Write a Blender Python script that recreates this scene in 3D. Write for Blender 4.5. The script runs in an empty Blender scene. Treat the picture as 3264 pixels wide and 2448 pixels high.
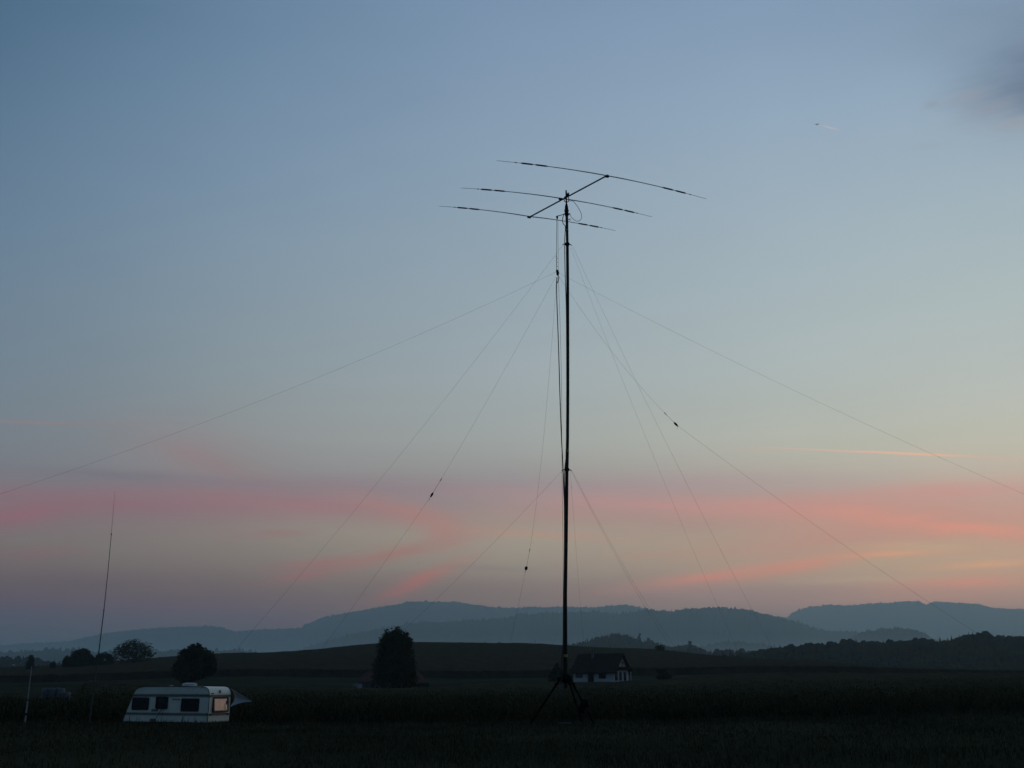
import bpy, math, random
from mathutils import Vector, Matrix, noise as mnoise
random.seed(7)
SC = bpy.context.scene
COL = SC.collection
R = math.radians
# ------------------------------------------------------------------ camera
F = 3173.0; PITCH = R(16.77); H = 1.7          # pixels of the 3264 px wide photograph
CP, SP = math.cos(PITCH), math.sin(PITCH)
def ray(x, y):
    a = (x-1632)/F; b = -(y-1224)/F
    return Vector((a, CP-b*SP, SP+b*CP))
def P(x, y, Y):
    r = ray(x, y); s = Y/r.y
    return Vector((r.x*s, Y, H+r.z*s))
def HZ(x, y, z):
    r = ray(x, y); s = (z-H)/r.z
    return Vector((r.x*s, r.y*s, z))
cam = bpy.data.cameras.new('camera'); co = bpy.data.objects.new('camera', cam); COL.objects.link(co)
co.location = (0, 0, H); co.rotation_euler = (R(90)+PITCH, 0, 0)
cam.sensor_width = 36; cam.lens = 36*F/3264; cam.clip_start = .1; cam.clip_end = 60000
SC.camera = co

# ------------------------------------------------------------------ colour helpers
def lin(c):
    out = []
    for v in c[:3]:
        v /= 255.0
        out.append(v/12.92 if v <= .04045 else ((v+.055)/1.055)**2.4)
    return out
def lerp(a, b, t): return a+(b-a)*t
def interp(xs, ys, x):
    if x <= xs[0]: return ys[0]
    for i in range(len(xs)-1):
        if x <= xs[i+1]:
            t = (x-xs[i])/(xs[i+1]-xs[i])
            return lerp(ys[i], ys[i+1], t)
    return ys[-1]

# ------------------------------------------------------------------ materials
def mat(name, col, rough=.7, metal=0, var=.25, scale=6.0, bump=0, spec=.3, col2=None, detail=6, trans=0):
    m = bpy.data.materials.new(name); m.use_nodes = True
    nt = m.node_tree; b = nt.nodes['Principled BSDF']
    b.inputs['Roughness'].default_value = rough; b.inputs['Metallic'].default_value = metal
    b.inputs['Specular IOR Level'].default_value = 0.0 if rough >= .79 else spec
    tc = nt.nodes.new('ShaderNodeTexCoord'); n = nt.nodes.new('ShaderNodeTexNoise')
    n.inputs['Scale'].default_value = scale; n.inputs['Detail'].default_value = detail
    nt.links.new(tc.outputs['Object'], n.inputs['Vector'])
    r = nt.nodes.new('ShaderNodeValToRGB')
    c2 = col2 if col2 else [v*(1+var) for v in col]
    c1 = [v*(1-var) for v in col] if not col2 else col
    r.color_ramp.elements[0].position = .32; r.color_ramp.elements[1].position = .68
    r.color_ramp.elements[0].color = (*c1, 1); r.color_ramp.elements[1].color = (*c2, 1)
    nt.links.new(n.outputs['Fac'], r.inputs['Fac']); nt.links.new(r.outputs['Color'], b.inputs['Base Color'])
    if bump:
        bp = nt.nodes.new('ShaderNodeBump'); bp.inputs['Strength'].default_value = bump
        nt.links.new(n.outputs['Fac'], bp.inputs['Height']); nt.links.new(bp.outputs['Normal'], b.inputs['Normal'])
    return m
M = {}
M['ground'] = mat('meadow_ground', (.026, .027, .016), .95, var=.4, scale=.09, bump=.4, detail=12, col2=(.046, .044, .026))
M['blade'] = mat('grass_blade', (.034, .036, .02), .8, scale=.35, col2=(.075, .068, .04))
M['strip'] = mat('pasture', (.030, .034, .021), .95, scale=.05, var=.3, detail=10)
M['maize'] = mat('maize_leaf', (.028, .034, .015), .8, scale=.5, col2=(.06, .055, .026))
M['maize2'] = mat('maize_canopy', (.030, .027, .016), .9, scale=.25, col2=(.052, .042, .025), detail=12)
M['leaf'] = mat('leaf', (.02, .028, .013), .8, scale=1.1, col2=(.04, .05, .022))
M['leafred'] = mat('leaf_copper', (.035, .028, .02), .8, scale=1.1, col2=(.05, .035, .026))
M['bark'] = mat('bark', (.035, .028, .02), .9, scale=3, bump=.5)
M['wood'] = mat('forest', (.016, .022, .012), .95, scale=.02, var=.4, detail=10)
M['hill'] = mat('wooded_hill', (.022, .03, .018), 1, scale=.004, var=.45, detail=12)
M['mast'] = mat('olive_mast_paint', (.020, .025, .017), .7, scale=3, var=.2, spec=.15)
M['black'] = mat('black_rubber', (.008, .008, .009), .8, scale=20)
M['steel'] = mat('dull_steel', (.03, .031, .034), .65, .3, scale=12)
M['alu'] = mat('weathered_aluminium', (.13, .14, .15), .45, .7, scale=8)
M['trap'] = mat('trap_sleeve', (.02, .021, .024), .5, scale=10)
M['yellow'] = mat('yellow_tape', (.42, .30, .03), .6, scale=15)
M['rope'] = mat('rope', (.06, .06, .055), .9, scale=30)
M['coax'] = mat('coax', (.012, .012, .013), .5, scale=10)
M['white_pole'] = mat('white_pole_paint', (.24, .25, .23), .5, scale=4, var=.15)
M['fibre'] = mat('fibreglass', (.05, .055, .06), .45, scale=5)
M['cara'] = mat('caravan_panel', (.64, .62, .50), .4, scale=1.2, var=.06, spec=.5, detail=10)
M['stripe'] = mat('caravan_stripe', (.16, .13, .11), .5, scale=4, var=.15)
M['trim'] = mat('dark_trim', (.02, .02, .021), .5, scale=8)
M['tarp'] = mat('awning_cloth', (.44, .45, .46), .9, scale=3, var=.12)
M['plastic'] = mat('pale_plastic', (.36, .38, .38), .5, scale=2, var=.12)
M['wrap'] = mat('silage_wrap', (.10, .11, .115), .35, scale=1.4, var=.25, bump=.3)
M['render'] = mat('white_render', (.44, .45, .45), .85, scale=.8, var=.08, detail=10)
M['render2'] = mat('grey_render', (.10, .11, .11), .9, scale=.7, var=.2)
M['roof'] = mat('dark_roof_tiles', (.028, .022, .02), .9, scale=2.5, var=.3)
M['roofred'] = mat('red_roof_tiles', (.075, .042, .034), .9, scale=2.0, var=.3)
M['glass'] = mat('dark_glass', (.015, .017, .018), .12, scale=2, spec=.6)
M['board'] = mat('pale_board', (.10, .105, .10), .8, scale=5, var=.15)
M['timber'] = mat('brown_timber', (.028, .022, .018), .8, scale=4)
M['plane'] = mat('airliner_paint', (.40, .42, .44), .5, scale=.1)
m = mat('mirror_pane', (.38, .36, .34), .08, 1.0, var=.08, scale=3); M['pane'] = m
def brick_roof(m, sx, sy):
    nt = m.node_tree; b = nt.nodes['Principled BSDF']; w = nt.nodes.new('ShaderNodeTexWave')
    w.inputs['Scale'].default_value = sx; w.bands_direction = 'Z'; w.inputs['Distortion'].default_value = 1.0
    tc = [n for n in nt.nodes if n.type == 'TEX_COORD'][0]; nt.links.new(tc.outputs['Object'], w.inputs['Vector'])
    bp = nt.nodes.new('ShaderNodeBump'); bp.inputs['Strength'].default_value = .5
    nt.links.new(w.outputs['Fac'], bp.inputs['Height']); nt.links.new(bp.outputs['Normal'], b.inputs['Normal'])
brick_roof(M['roof'], 1.5, 1); brick_roof(M['roofred'], 1.5, 1)

# ------------------------------------------------------------------ mesh helpers
class MB:
    def __init__(s): s.v = []; s.f = []; s.mi = []
    def add(s, vs, fs):
        o = len(s.v); s.v += [tuple(v) for v in vs]; s.f += [tuple(i+o for i in f) for f in fs]
    def box(s, c, d, mtx=None):
        x, y, z = [k/2 for k in d]
        vs = [Vector((sx*x, sy*y, sz*z)) for sz in (-1, 1) for sy in (-1, 1) for sx in (-1, 1)]
        c = Vector(c); vs = [(mtx @ v if mtx else v)+c for v in vs]
        s.add(vs, [(0, 2, 3, 1), (4, 5, 7, 6), (0, 1, 5, 4), (2, 6, 7, 3), (0, 4, 6, 2), (1, 3, 7, 5)])
    def tube(s, pts, rad, n=6, cap=True):
        pts = [Vector(p) for p in pts]; k = len(pts)
        if not isinstance(rad, (list, tuple)): rad = [rad]*k
        vs = []; up = None
        for i, p in enumerate(pts):
            t = (pts[min(i+1, k-1)]-pts[max(i-1, 0)])
            t = t.normalized() if t.length > 1e-9 else Vector((0, 0, 1))
            if up is None:
                up = Vector((1, 0, 0)) if abs(t.x) < .8 else Vector((0, 1, 0))
            a = (up - t*up.dot(t)).normalized(); b = t.cross(a); up = a
            for j in range(n):
                q = 2*math.pi*j/n
                vs.append(p+(a*math.cos(q)+b*math.sin(q))*rad[i])
        fs = []
        for i in range(k-1):
            for j in range(n):
                fs.append((i*n+j, i*n+(j+1) % n, (i+1)*n+(j+1) % n, (i+1)*n+j))
        if cap: fs.append(tuple(range(n))[::-1]); fs.append(tuple((k-1)*n+j for j in range(n)))
        s.add(vs, fs)
    def quad(s, c, ax, ay):
        s.add([c-ax-ay, c+ax-ay, c+ax+ay, c-ax+ay], [(0, 1, 2, 3)])
    def build(s, name, m, parent=None, smooth=False):
        me = bpy.data.meshes.new(name); off = Vector((0, 0, 0))
        if parent is not None: off = wloc(parent)
        elif s.v:
            mn = [min(v[i] for v in s.v) for i in range(3)]; mx = [max(v[i] for v in s.v) for i in range(3)]
            off = Vector(((mn[0]+mx[0])/2, (mn[1]+mx[1])/2, mn[2]))
        me.from_pydata([(v[0]-off.x, v[1]-off.y, v[2]-off.z) for v in s.v], [], s.f); me.update()
        if smooth: me.polygons.foreach_set('use_smooth', [True]*len(me.polygons))
        me.materials.append(m if not isinstance(m, str) else M[m])
        o = bpy.data.objects.new(name, me); COL.objects.link(o)
        if parent is not None: o.parent = parent
        else: o.location = off
        return o
def wloc(o):
    l = Vector(o.location)
    while o.parent: o = o.parent; l += Vector(o.location)
    return l
def empty(name, loc):
    o = bpy.data.objects.new(name, None); COL.objects.link(o); o.location = loc; return o
def tag(o, label=None, cat=None, group=None, kind=None):
    if label: o['label'] = label
    if cat: o['category'] = cat
    if group: o['group'] = group
    if kind: o['kind'] = kind
    return o
def rotz(a): return Matrix.Rotation(a, 3, 'Z')

# ------------------------------------------------------------------ terrain
COLS = [0, 820, 1300, 1630, 2000, 2450, 3264]
def zp(py, Y): return H + Y*math.tan(math.atan((1224-py)/F)+PITCH)
ROWS = [  # depth, then world height by column
 (0,   [0]*7), (22,  [0]*7),
 (36,  [.15, .13, .14, .17, .19, .26, .42]),
 (43,  [.10, .06, .08, .12, .14, .25, .45]),
 (56,  [-.75, -.80, -.75, -.62, -.55, -.3, .02]),
 (68,  [-1.15, -1.2, -1.1, -.95, -.85, -.6, -.2]),
 (75,  [-1.60, -1.62, -1.6, -1.6, -1.55, -1.45, -1.25]),
 (95,  [-1.6, -1.7, -1.65, -1.55, -1.45, -1.3, -1.0]),
 (150, [-1.1, -1.7, -1.8, -1.6, -1.3, -.9, -.4]),
 (200, [.2, -1.2, -1.4, -.9, -.6, .3, .8]),
 (250, [zp(2186, 250), zp(2190, 250), zp(2203, 250), zp(2180, 250), zp(2172, 250), zp(2170, 250), zp(2172, 250)]),
 (330, [zp(2178, 330), zp(2155, 330), zp(2157, 330), zp(2158, 330), zp(2153, 330), zp(2147, 330), zp(2160, 330)]),
 (400, [zp(2158, 400), zp(2122, 400), zp(2108, 400), zp(2112, 400), zp(2114, 400), zp(2133, 400), zp(2168, 400)]),
 (480, [zp(2145, 480), zp(2099, 480), zp(2067, 480), zp(2070, 480), zp(2085, 480), zp(2117, 480), zp(2176, 480)]),
 (560, [zp(2146, 560), zp(2102, 560), zp(2070, 560), zp(2073, 560), zp(2090, 560), zp(2125, 560), zp(2190, 560)]),
 (800, [-6, -2, 4, 4, 0, -4, -10]),
 (1400, [-35]*7), (2000, [-45]*7), (30000, [-45]*7)]
RY = [r[0] for r in ROWS]
def smooth_t(t): return t*t*(3-2*t)
def terr(x, y):
    r = math.hypot(x, y)
    if r < 1e-6: return 0.0
    az = math.degrees(math.atan2(x, y))
    if abs(az) > 89: Y = r; px = 1632
    else: Y = max(y, r*.35); px = 1632+3313*math.tan(R(max(-45, min(45, az))))
    vals = []
    for row in ROWS: vals.append(row[1])
    i = 0
    while i < len(RY)-2 and Y > RY[i+1]: i += 1
    t = min(1, max(0, (Y-RY[i])/(RY[i+1]-RY[i])))
    def hcol(k):   # catmull-rom along depth
        a = ROWS[max(i-1, 0)][1][k]; b = ROWS[i][1][k]; c = ROWS[i+1][1][k]; d = ROWS[min(i+2, len(ROWS)-1)][1][k]
        y0, y1, y2, y3 = RY[max(i-1, 0)], RY[i], RY[i+1], RY[min(i+2, len(RY)-1)]
        m1 = (c-a)/(y2-y0) if y2 > y0 else 0; m2 = (d-b)/(y3-y1) if y3 > y1 else 0
        hh = y2-y1; t2 = t*t; t3 = t2*t
        return (2*t3-3*t2+1)*b+(t3-2*t2+t)*hh*m1+(-2*t3+3*t2)*c+(t3-t2)*hh*m2
    j = 0
    while j < len(COLS)-2 and px > COLS[j+1]: j += 1
    u = min(1, max(0, (px-COLS[j])/(COLS[j+1]-COLS[j])))
    z = lerp(hcol(j), hcol(j+1), smooth_t(u))
    w = min(1, max(0, (abs(az)-45)/40.0))
    z = z*(1-w) + (-45*min(1, r/3000))*w
    if 4 < r < 900:
        z += .035*mnoise.noise(Vector((x*.35, y*.35, 0)))+.12*mnoise.noise(Vector((x*.05, y*.05, 3)))*min(1, r/80)
    return z
def ground():
    azs = []; a = -180.0
    while a < 180:
        azs.append(a); a += .5 if abs(a) < 40 else (2 if abs(a) < 60 else 6)
    rs = []; r = 1.5
    while r < 17000:
        rs.append(r); r *= 1.05 if r < 700 else 1.12
    rs.append(17000)
    vs = [(0, 0, 0)]; fs = []; n = len(azs)
    for r in rs:
        for a in azs:
            x = r*math.sin(R(a)); y = r*math.cos(R(a)); vs.append((x, y, terr(x, y)))
    for j in range(n): fs.append((0, 1+(j+1) % n, 1+j))
    for i in range(len(rs)-1):
        for j in range(n):
            a0 = 1+i*n+j; b0 = 1+i*n+(j+1) % n
            fs.append((a0, b0, b0+n, a0+n))
    b = MB(); b.add(vs, fs)
    o = b.build('ground', 'ground', smooth=True); tag(o, kind='structure')
ground()
def sheet(name, m, x0, x1, y0, y1, nx, ny, lift, rough=0, label=None, kind='structure', cat=None, thick=0, seed=0, topc=None):
    """field lying on the terrain; x limits in photo columns along rays, y0/y1 depth (numbers or functions of column)"""
    fy0 = y0 if callable(y0) else (lambda c: y0); fy1 = y1 if callable(y1) else (lambda c: y1)
    b = MB(); vs = []; fs = []
    for i in range(ny+1):
        for j in range(nx+1):
            c = x0+(x1-x0)*j/nx; Y = fy0(c)+(fy1(c)-fy0(c))*i/ny
            X = (c-1632)/3313*Y
            z = terr(X, Y)+lift
            if rough:
                z += rough*mnoise.noise(Vector((X*1.7, Y*1.7, seed)))+rough*.7*mnoise.noise(Vector((X*.4, Y*.4, seed+4)))
                if i in (0, ny): z -= 0
            vs.append((X, Y, z))
    n = nx+1
    for i in range(ny):
        for j in range(nx): fs.append((i*n+j, i*n+j+1, (i+1)*n+j+1, (i+1)*n+j))
    if thick:
        k = len(vs)
        for j in range(nx+1):
            x, y, z = vs[j]; vs.append((x, y-.25, terr(x, y)-.05))
        for j in range(nx): fs.append((k+j, k+j+1, j+1, j))
    b.add(vs, fs); o = b.build(name, m, smooth=False); tag(o, label, cat, None, kind)
    return o
# pasture strips between the near maize and the far maize
edge = lambda c: interp([-400, 0, 820, 1630, 2450, 3264, 3700], [330, 330, 325, 318, 330, 345, 350], c)
pend = lambda c: interp([-400, 0, 400, 820, 1250, 1630, 2000, 2450, 3264, 3700], [250, 250, 225, 215, 222, 225, 214, 255, 258, 255], c)
pcut = lambda c: min(pend(c), interp([240, 320], [91, 400], c))
def pstart(c): return pend(c)
sheet('pasture_strip', 'strip', -500, 3800, pstart, edge, 60, 14, .09)

# ------------------------------------------------------------------ grass (stuff)
def grass():
    b = MB(); V = b.v; Fc = b.f
    for k in range(52000):
        u = random.random()
        Y = 19+(47-19)*u**.75
        hw = Y*.60; x = random.uniform(-hw, hw)
        pn = mnoise.noise(Vector((x*.18, Y*.18, 9)))
        if pn < -.25 and random.random() < .55: continue
        h = random.uniform(.05, .16)*(1+.9*max(0, pn))
        if Y > 36: h *= random.choice([1, 1, 1.4])
        if random.random() < .02: h *= 2.0
        z = terr(x, Y)-.01; w = .007+Y*.00022; a = random.uniform(0, math.pi)
        dx, dy = math.cos(a)*w, math.sin(a)*w; lx, ly = random.gauss(0, .35)*h, random.gauss(0, .35)*h
        o = len(V)
        V += [(x-dx, Y-dy, z), (x+dx, Y+dy, z), (x+lx*.4+dx*.7, Y+ly*.4+dy*.7, z+h*.6), (x+lx*.4-dx*.7, Y+ly*.4-dy*.7, z+h*.6), (x+lx, Y+ly, z+h)]
        Fc += [(o, o+1, o+2, o+3), (o+3, o+2, o+4)]
    tag(b.build('meadow_grass', 'blade'), 'dark tufted grass of the mown meadow in the foreground', 'grass', kind='stuff')
grass()
# ------------------------------------------------------------------ near maize
def maize():
    b = MB(); V = b.v; Fc = b.f
    def leaf(p, ang, l, w, rise, droop):
        d = Vector((math.cos(ang), math.sin(ang), 0)); s = Vector((-d.y, d.x, 0))*w
        a = p; m_ = p+d*l*.5+Vector((0, 0, rise)); e = p+d*l+Vector((0, 0, rise-droop))
        o = len(V)
        V.extend([tuple(a), tuple(m_-s), tuple(m_+s), tuple(e)])
        Fc.extend([(o, o+1, o+2), (o+1, o+3, o+2)])
    rows = [72.5+.75*i for i in range(9)]
    for ri, Y0 in enumerate(rows):
        n = 420
        for k in range(n):
            x = (-.60+1.2*(k+random.random())/n)*Y0; y = Y0+random.gauss(0, .12)
            z = terr(x, y); h = random.gauss(2.15, .17)
            o = len(V); w = .018
            V.extend([(x-w, y, z), (x+w, y, z), (x+w*.5, y, z+h), (x-w*.5, y, z+h)]); Fc.append((o, o+1, o+2, o+3))
            nl = 9 if ri < 3 else 5; z0 = .35 if ri < 3 else 1.1
            for i in range(nl):
                hh = z0+(h-.3-z0)*i/(nl-1)
                leaf(Vector((x, y, z+hh)), random.uniform(0, 6.28), random.uniform(.45, .8), random.uniform(.03, .05), random.uniform(.12, .3), random.uniform(.1, .55))
            for i in range(3):
                leaf(Vector((x, y, z+h-.02)), random.uniform(0, 6.28), .16, .012, .18, -.03)
    for k in range(15000):
        Y = 79+(200-79)*random.random()**1.3; x = random.uniform(-.62, .62)*Y
        c = 1632+x/Y*3313
        if Y > pcut(c)-3: continue
        z = terr(x, Y)+random.uniform(1.75, 2.05)
        for i in range(2):
            leaf(Vector((x, Y, z)), random.uniform(0, 6.28), random.uniform(.4, .8), .05+Y*.0002, random.uniform(.1, .35), random.uniform(0, .4))
    tag(b.build('maize_plants', 'maize'), 'tall dark maize standing in rows behind the caravan and the mast', 'maize', kind='stuff')
maize()
sheet('maize_canopy', 'maize2', -450, 3720, 79, lambda c: pcut(c)-2, 330, 90, 1.85, .22, 'brownish top of the near maize field stretching back to the pasture', 'stuff', 'maize', seed=2)
sheet('upper_maize', 'maize2', -450, 3720, edge, 600, 360, 70, 2.3, .3, 'dark maize field covering the rise up to its crest', 'stuff', 'maize', thick=1, seed=7)
def fringe():
    b = MB(); V = b.v; Fc = b.f
    for k in range(16000):
        c = random.uniform(-300, 3600); Y = random.uniform(430, 585) if random.random() < .75 else edge(c)+random.uniform(-.6, 2)
        X = (c-1632)/3313*Y; z = terr(X, Y)+2.2; a = random.uniform(0, 3.14); w = random.uniform(.06, .16); h = random.uniform(.15, .6)
        dx, dy = math.cos(a)*w, math.sin(a)*w; o = len(V); l = random.gauss(0, .2)
        V.extend([(X-dx, Y-dy, z-.5), (X+dx, Y+dy, z-.5), (X+l, Y, z+h)]); Fc.append((o, o+1, o+2))
    tag(b.build('maize_tassels', 'maize2'), 'feathery tassels along the crest of the far maize field', 'maize', kind='stuff')
fringe()

# ------------------------------------------------------------------ trees
def tree(name, base, h, w, label, cat='tree', kind='round', trunk_h=.25, n=4200, leaf=.3, gap=.35, seed=1, group=None, m='leaf', depth=None, lobes=None, ragged=.24):
    rnd = random.Random(seed); base = Vector(base)
    e = empty(name, base); tag(e, label, cat, group)
    tr = MB(); th = h*trunk_h; depth = depth or w
    r0 = max(.06, h*.024)
    top = base+Vector((rnd.uniform(-.03, .03)*h, 0, h*.8))
    tr.tube([base-Vector((0, 0, .3)), base+Vector((0, 0, th)), base.lerp(top, .65), top], [r0*1.3, r0, r0*.6, r0*.15], 7)
    cl = lobes
    if cl is None:
        cl = []
        for i in range(15):
            if kind == 'dome':
                if i < 9: a = math.pi*i/8; cl.append((.33*math.cos(a)*rnd.uniform(.9, 1.08), rnd.uniform(-.15, .15), .44+.36*math.sin(a)*rnd.uniform(.9, 1.06), rnd.uniform(.16, .21)))
                else: cl.append((rnd.uniform(-.25, .25), rnd.uniform(-.3, .3), rnd.uniform(.28, .6), .24))
            elif kind == 'column':
                t = rnd.random(); rr = .5*(1-max(0, t-.72)*1.9) * (1 if t > .1 else .8)
                a = rnd.uniform(0, 6.28); q = rnd.random()**.5
                cl.append((rr*.55*q*math.cos(a), rr*.55*q*math.sin(a), .08+t*.82, .24*rr/.5))
            elif kind == 'cone':
                t = i/15; rr = .5*(1-t); a = rnd.uniform(0, 6.28)
                cl.append((rr*.4*math.cos(a), rr*.4*math.sin(a), .06+t*.86, max(.05, .33*(1-t))))
            else:
                a = rnd.uniform(0, 6.28); t = rnd.random(); zz = trunk_h*.75+(1-trunk_h*.75)*(t*.88+.06)
                rr = .5*math.sqrt(max(.02, 1-((zz-(trunk_h*.7+.36))/.62)**2)); q = rnd.random()**.5
                cl.append((rr*.68*q*math.cos(a), rr*.68*q*math.sin(a), zz, rnd.uniform(.15, .24)))
    for c in cl[::2]:
        p = base+Vector((c[0]*w, c[1]*depth, c[2]*h)); q = base+Vector((0, 0, max(th*.8, c[2]*h*.55)))
        md = q.lerp(p, .5)+Vector((0, 0, .03*h)); tr.tube([q, md, p], [r0*.5, r0*.3, r0*.1], 5)
    tr.build('trunk', 'bark', e)
    cr = MB(); V = cr.v; Fc = cr.f
    tot = sum(c[3]**2 for c in cl)
    for ci, c in enumerate(cl):
        k = int(n*c[3]**2/tot)
        rx = c[3]*w; ry = c[3]*depth; rz = min(c[3]*h, c[3]*w*1.25) if kind != 'column' else c[3]*h*.62
        for i in range(k):
            d = Vector((rnd.gauss(0, 1), rnd.gauss(0, 1), rnd.gauss(0, 1))).normalized()
            q = rnd.random()**.38*(1+ragged*1.3*mnoise.noise(d*2.3+Vector((ci*7, seed, 0))))
            if mnoise.noise(Vector((d.x*3+ci*5, d.y*3, d.z*3+seed))) < -gap: continue
            p = base+Vector((c[0]*w+d.x*rx*q, c[1]*depth+d.y*ry*q, c[2]*h+d.z*rz*q))
            if p.z < base.z+.15: continue
            s = leaf*rnd.uniform(.6, 1.3)
            a = Vector((rnd.gauss(0, 1), rnd.gauss(0, 1), rnd.gauss(0, .6))).normalized()
            bb = a.cross(Vector((rnd.gauss(0, 1), rnd.gauss(0, 1), rnd.gauss(0, 1)))).normalized()
            o = len(V); V.extend([tuple(p-a*s), tuple(p+bb*s*.5), tuple(p+a*s), tuple(p-bb*s*.5)]); Fc.append((o, o+1, o+2, o+3))
    cr.build('crown', m, e)
    return e
def TR(name, px, top, base, wpx, Y, label, z=None, **k):
    if k.get('kind', 'round') in ('round', 'dome') and 'lobes' not in k: wpx *= 1.12
    a = P(px, base, Y); t = P(px, top, Y); w = wpx*Y/3313*1.0
    g = terr(a.x, Y); hgt = t.z-g
    return tree(name, (a.x, Y, g), hgt, w, label, **k)
TR('tall_tree', 1255, 2008, 2212, 134, 228, 'tall dark columnar tree standing alone before the farm building', trunk_h=.2, n=17000, leaf=.30, gap=.8, seed=3, cat='tree', ragged=.34, lobes=[(.02, 0, .93, .13), (-.19, 0, .90, .13), (.2, .1, .89, .12), (-.31, 0, .82, .10), (.34, 0, .83, .09), (0, 0, .78, .28), (-.18, .1, .76, .22), (.2, -.1, .75, .22), (-.2, 0, .63, .25), (.2, 0, .62, .25), (0, 0, .58, .34), (-.24, .1, .48, .25), (.25, -.1, .46, .26), (0, 0, .42, .36), (-.33, 0, .36, .20), (.36, 0, .35, .20), (-.3, 0, .26, .21), (.33, 0, .25, .22), (.02, .1, .28, .27), (.42, 0, .2, .10)])
TR('oak_tree', 613, 2052, 2195, 119, 255, 'broad dark oak on the slope directly behind the caravan roof', n=13000, leaf=.34, gap=.5, seed=5, trunk_h=.22, kind='dome')
crest = 'trees along the crest of the field on the left'
TR('crest_tree', 424, 2034, 2112, 122, 430, 'widest tree on the left crest, open airy crown with sky gaps', n=5200, leaf=.40, gap=.16, seed=8, trunk_h=.2, group=crest, kind='dome')
TR('crest_tree', 330, 2078, 2116, 66, 432, 'low bushy tree between the domed tree and the airy one', n=3000, leaf=.42, gap=.5, seed=9, trunk_h=.1, group=crest, kind='dome')
TR('crest_tree', 257, 2062, 2118, 66, 428, 'dense domed tree left of the whip antenna on the crest', n=5200, leaf=.45, gap=.9, seed=11, trunk_h=.08, group=crest, kind='dome')
TR('crest_tree', 213, 2086, 2119, 34, 430, 'small tree leaning against the left side of the domed tree', n=1500, leaf=.42, gap=.6, seed=12, trunk_h=.1, group=crest)
TR('crest_tree', 97, 2093, 2126, 34, 425, 'small lone tree above the white pole at the far left', n=1700, leaf=.40, gap=.6, seed=14, trunk_h=.1, group=crest)
TR('crest_bush', 165, 2112, 2124, 30, 430, 'tiny dark bush on the crest between the lone tree and the domed tree', n=600, leaf=.35, gap=.6, seed=15, trunk_h=.05, cat='bush')
TR('garden_conifer', 1776, 2106, 2178, 96, 240, 'dark bushy conifer beside the left wall of the white house', kind='cone', n=5200, leaf=.32, gap=.8, seed=17, trunk_h=.06)
TR('garden_bush', 2116, 2136, 2160, 54, 262, 'round dark bush on the grass right of the white house', n=1600, leaf=.3, gap=.8, seed=19, trunk_h=.05, cat='bush')
TR('spiky_bush', 2103, 2060, 2085, 44, 470, 'spiky shrub breaking the crest above the white house', n=900, leaf=.5, gap=.1, seed=21, trunk_h=.1, cat='bush')
TR('farm_shrub', 1345, 2178, 2206, 60, 232, 'dim shrub at the right foot of the tall columnar tree', n=1200, leaf=.3, gap=.7, seed=25, trunk_h=.05, cat='bush')
# ------------------------------------------------------------------ far woods and hills
def profile_hill(name, pts, Y, depth, m='hill', treeh=0, step=None, base_py=2200, label=None, zrough=4, seed=0):
    xs = [p[0] for p in pts]; ys = [p[1] for p in pts]; k = 3313/Y
    step = step or Y*.0010
    nx = int((xs[-1]-xs[0])/k/step); nx = max(40, min(nx, 1500)); ny = 18
    b = MB(); vs = []; fs = []
    for i in range(ny+1):
        t = i/ny          # 0 front foot .. .6 crest .. 1 back
        for j in range(nx+1):
            px = xs[0]+(xs[-1]-xs[0])*j/nx
            zc = zp(interp(xs, ys, px), Y); foot = -50
            f = math.sin(min(1, t/.6)*math.pi/2)**1.1 if t <= .6 else math.cos((t-.6)/.4*math.pi/2)
            X = (px-1632)/k
            yy = Y+(t-.6)*depth*(1+.15*mnoise.noise(Vector((X/depth*3, 0, seed))))
            X2 = X*(yy/Y)
            g = (zc-foot)*f
            relief = .16*(zc-foot)*mnoise.fractal(Vector((X/depth*2.2, t*1.6, seed+2)), 1, 2, 4)*(1-f)*2
            n1 = abs(mnoise.noise(Vector((X/(treeh*.8+1), yy/(treeh*.8+1), seed)))) if treeh else 0
            n2 = mnoise.noise(Vector((X/(treeh*5+1), yy/(treeh*5+1), seed+3))) if treeh else 0
            z = foot+g+relief+(n1*treeh*2.4+n2*treeh*.6-treeh*.55)*(f > .03)*(1 if .45 < t < .72 else .3)
            vs.append((X2, yy, z))
    n = nx+1
    for i in range(ny):
        for j in range(nx): fs.append((i*n+j, i*n+j+1, (i+1)*n+j+1, (i+1)*n+j))
    b.add(vs, fs); o = b.build(name, m, smooth=False); tag(o, label, kind='structure'); return o
profile_hill('far_ridge', [(2380, 2010), (2450, 1962), (2530, 1968), (2536, 1956), (2560, 1945), (2600, 1934), (2660, 1928), (2720, 1930), (2800, 1925), (2860, 1922), (2900, 1917), (2960, 1918), (2983, 1926), (3000, 1919), (3060, 1919), (3150, 1925), (3200, 1938), (3264, 1941), (3500, 1950), (3900, 1980), (4300, 2010)], 13600, 2600, treeh=20, seed=1)
profile_hill('left_ridge', [(-700, 2075), (-300, 2065), (0, 2056), (110, 2048), (200, 2045), (300, 2022), (400, 2008), (500, 2000), (600, 1997), (660, 1995), (695, 2000), (730, 2012), (765, 2010), (800, 2006), (860, 2006), (950, 2000), (962, 1992), (1010, 1972), (1050, 1961), (1100, 1952), (1200, 1935), (1260, 1926), (1290, 1918), (1350, 1917), (1450, 1919), (1500, 1925), (1560, 1933), (1620, 1937), (1700, 1936), (1820, 1935), (1900, 1936), (1950, 1931), (1990, 1927), (2025, 1930), (2060, 1938), (2110, 1950), (2200, 1985), (2300, 2030)], 11000, 2400, treeh=15, seed=3)
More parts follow.
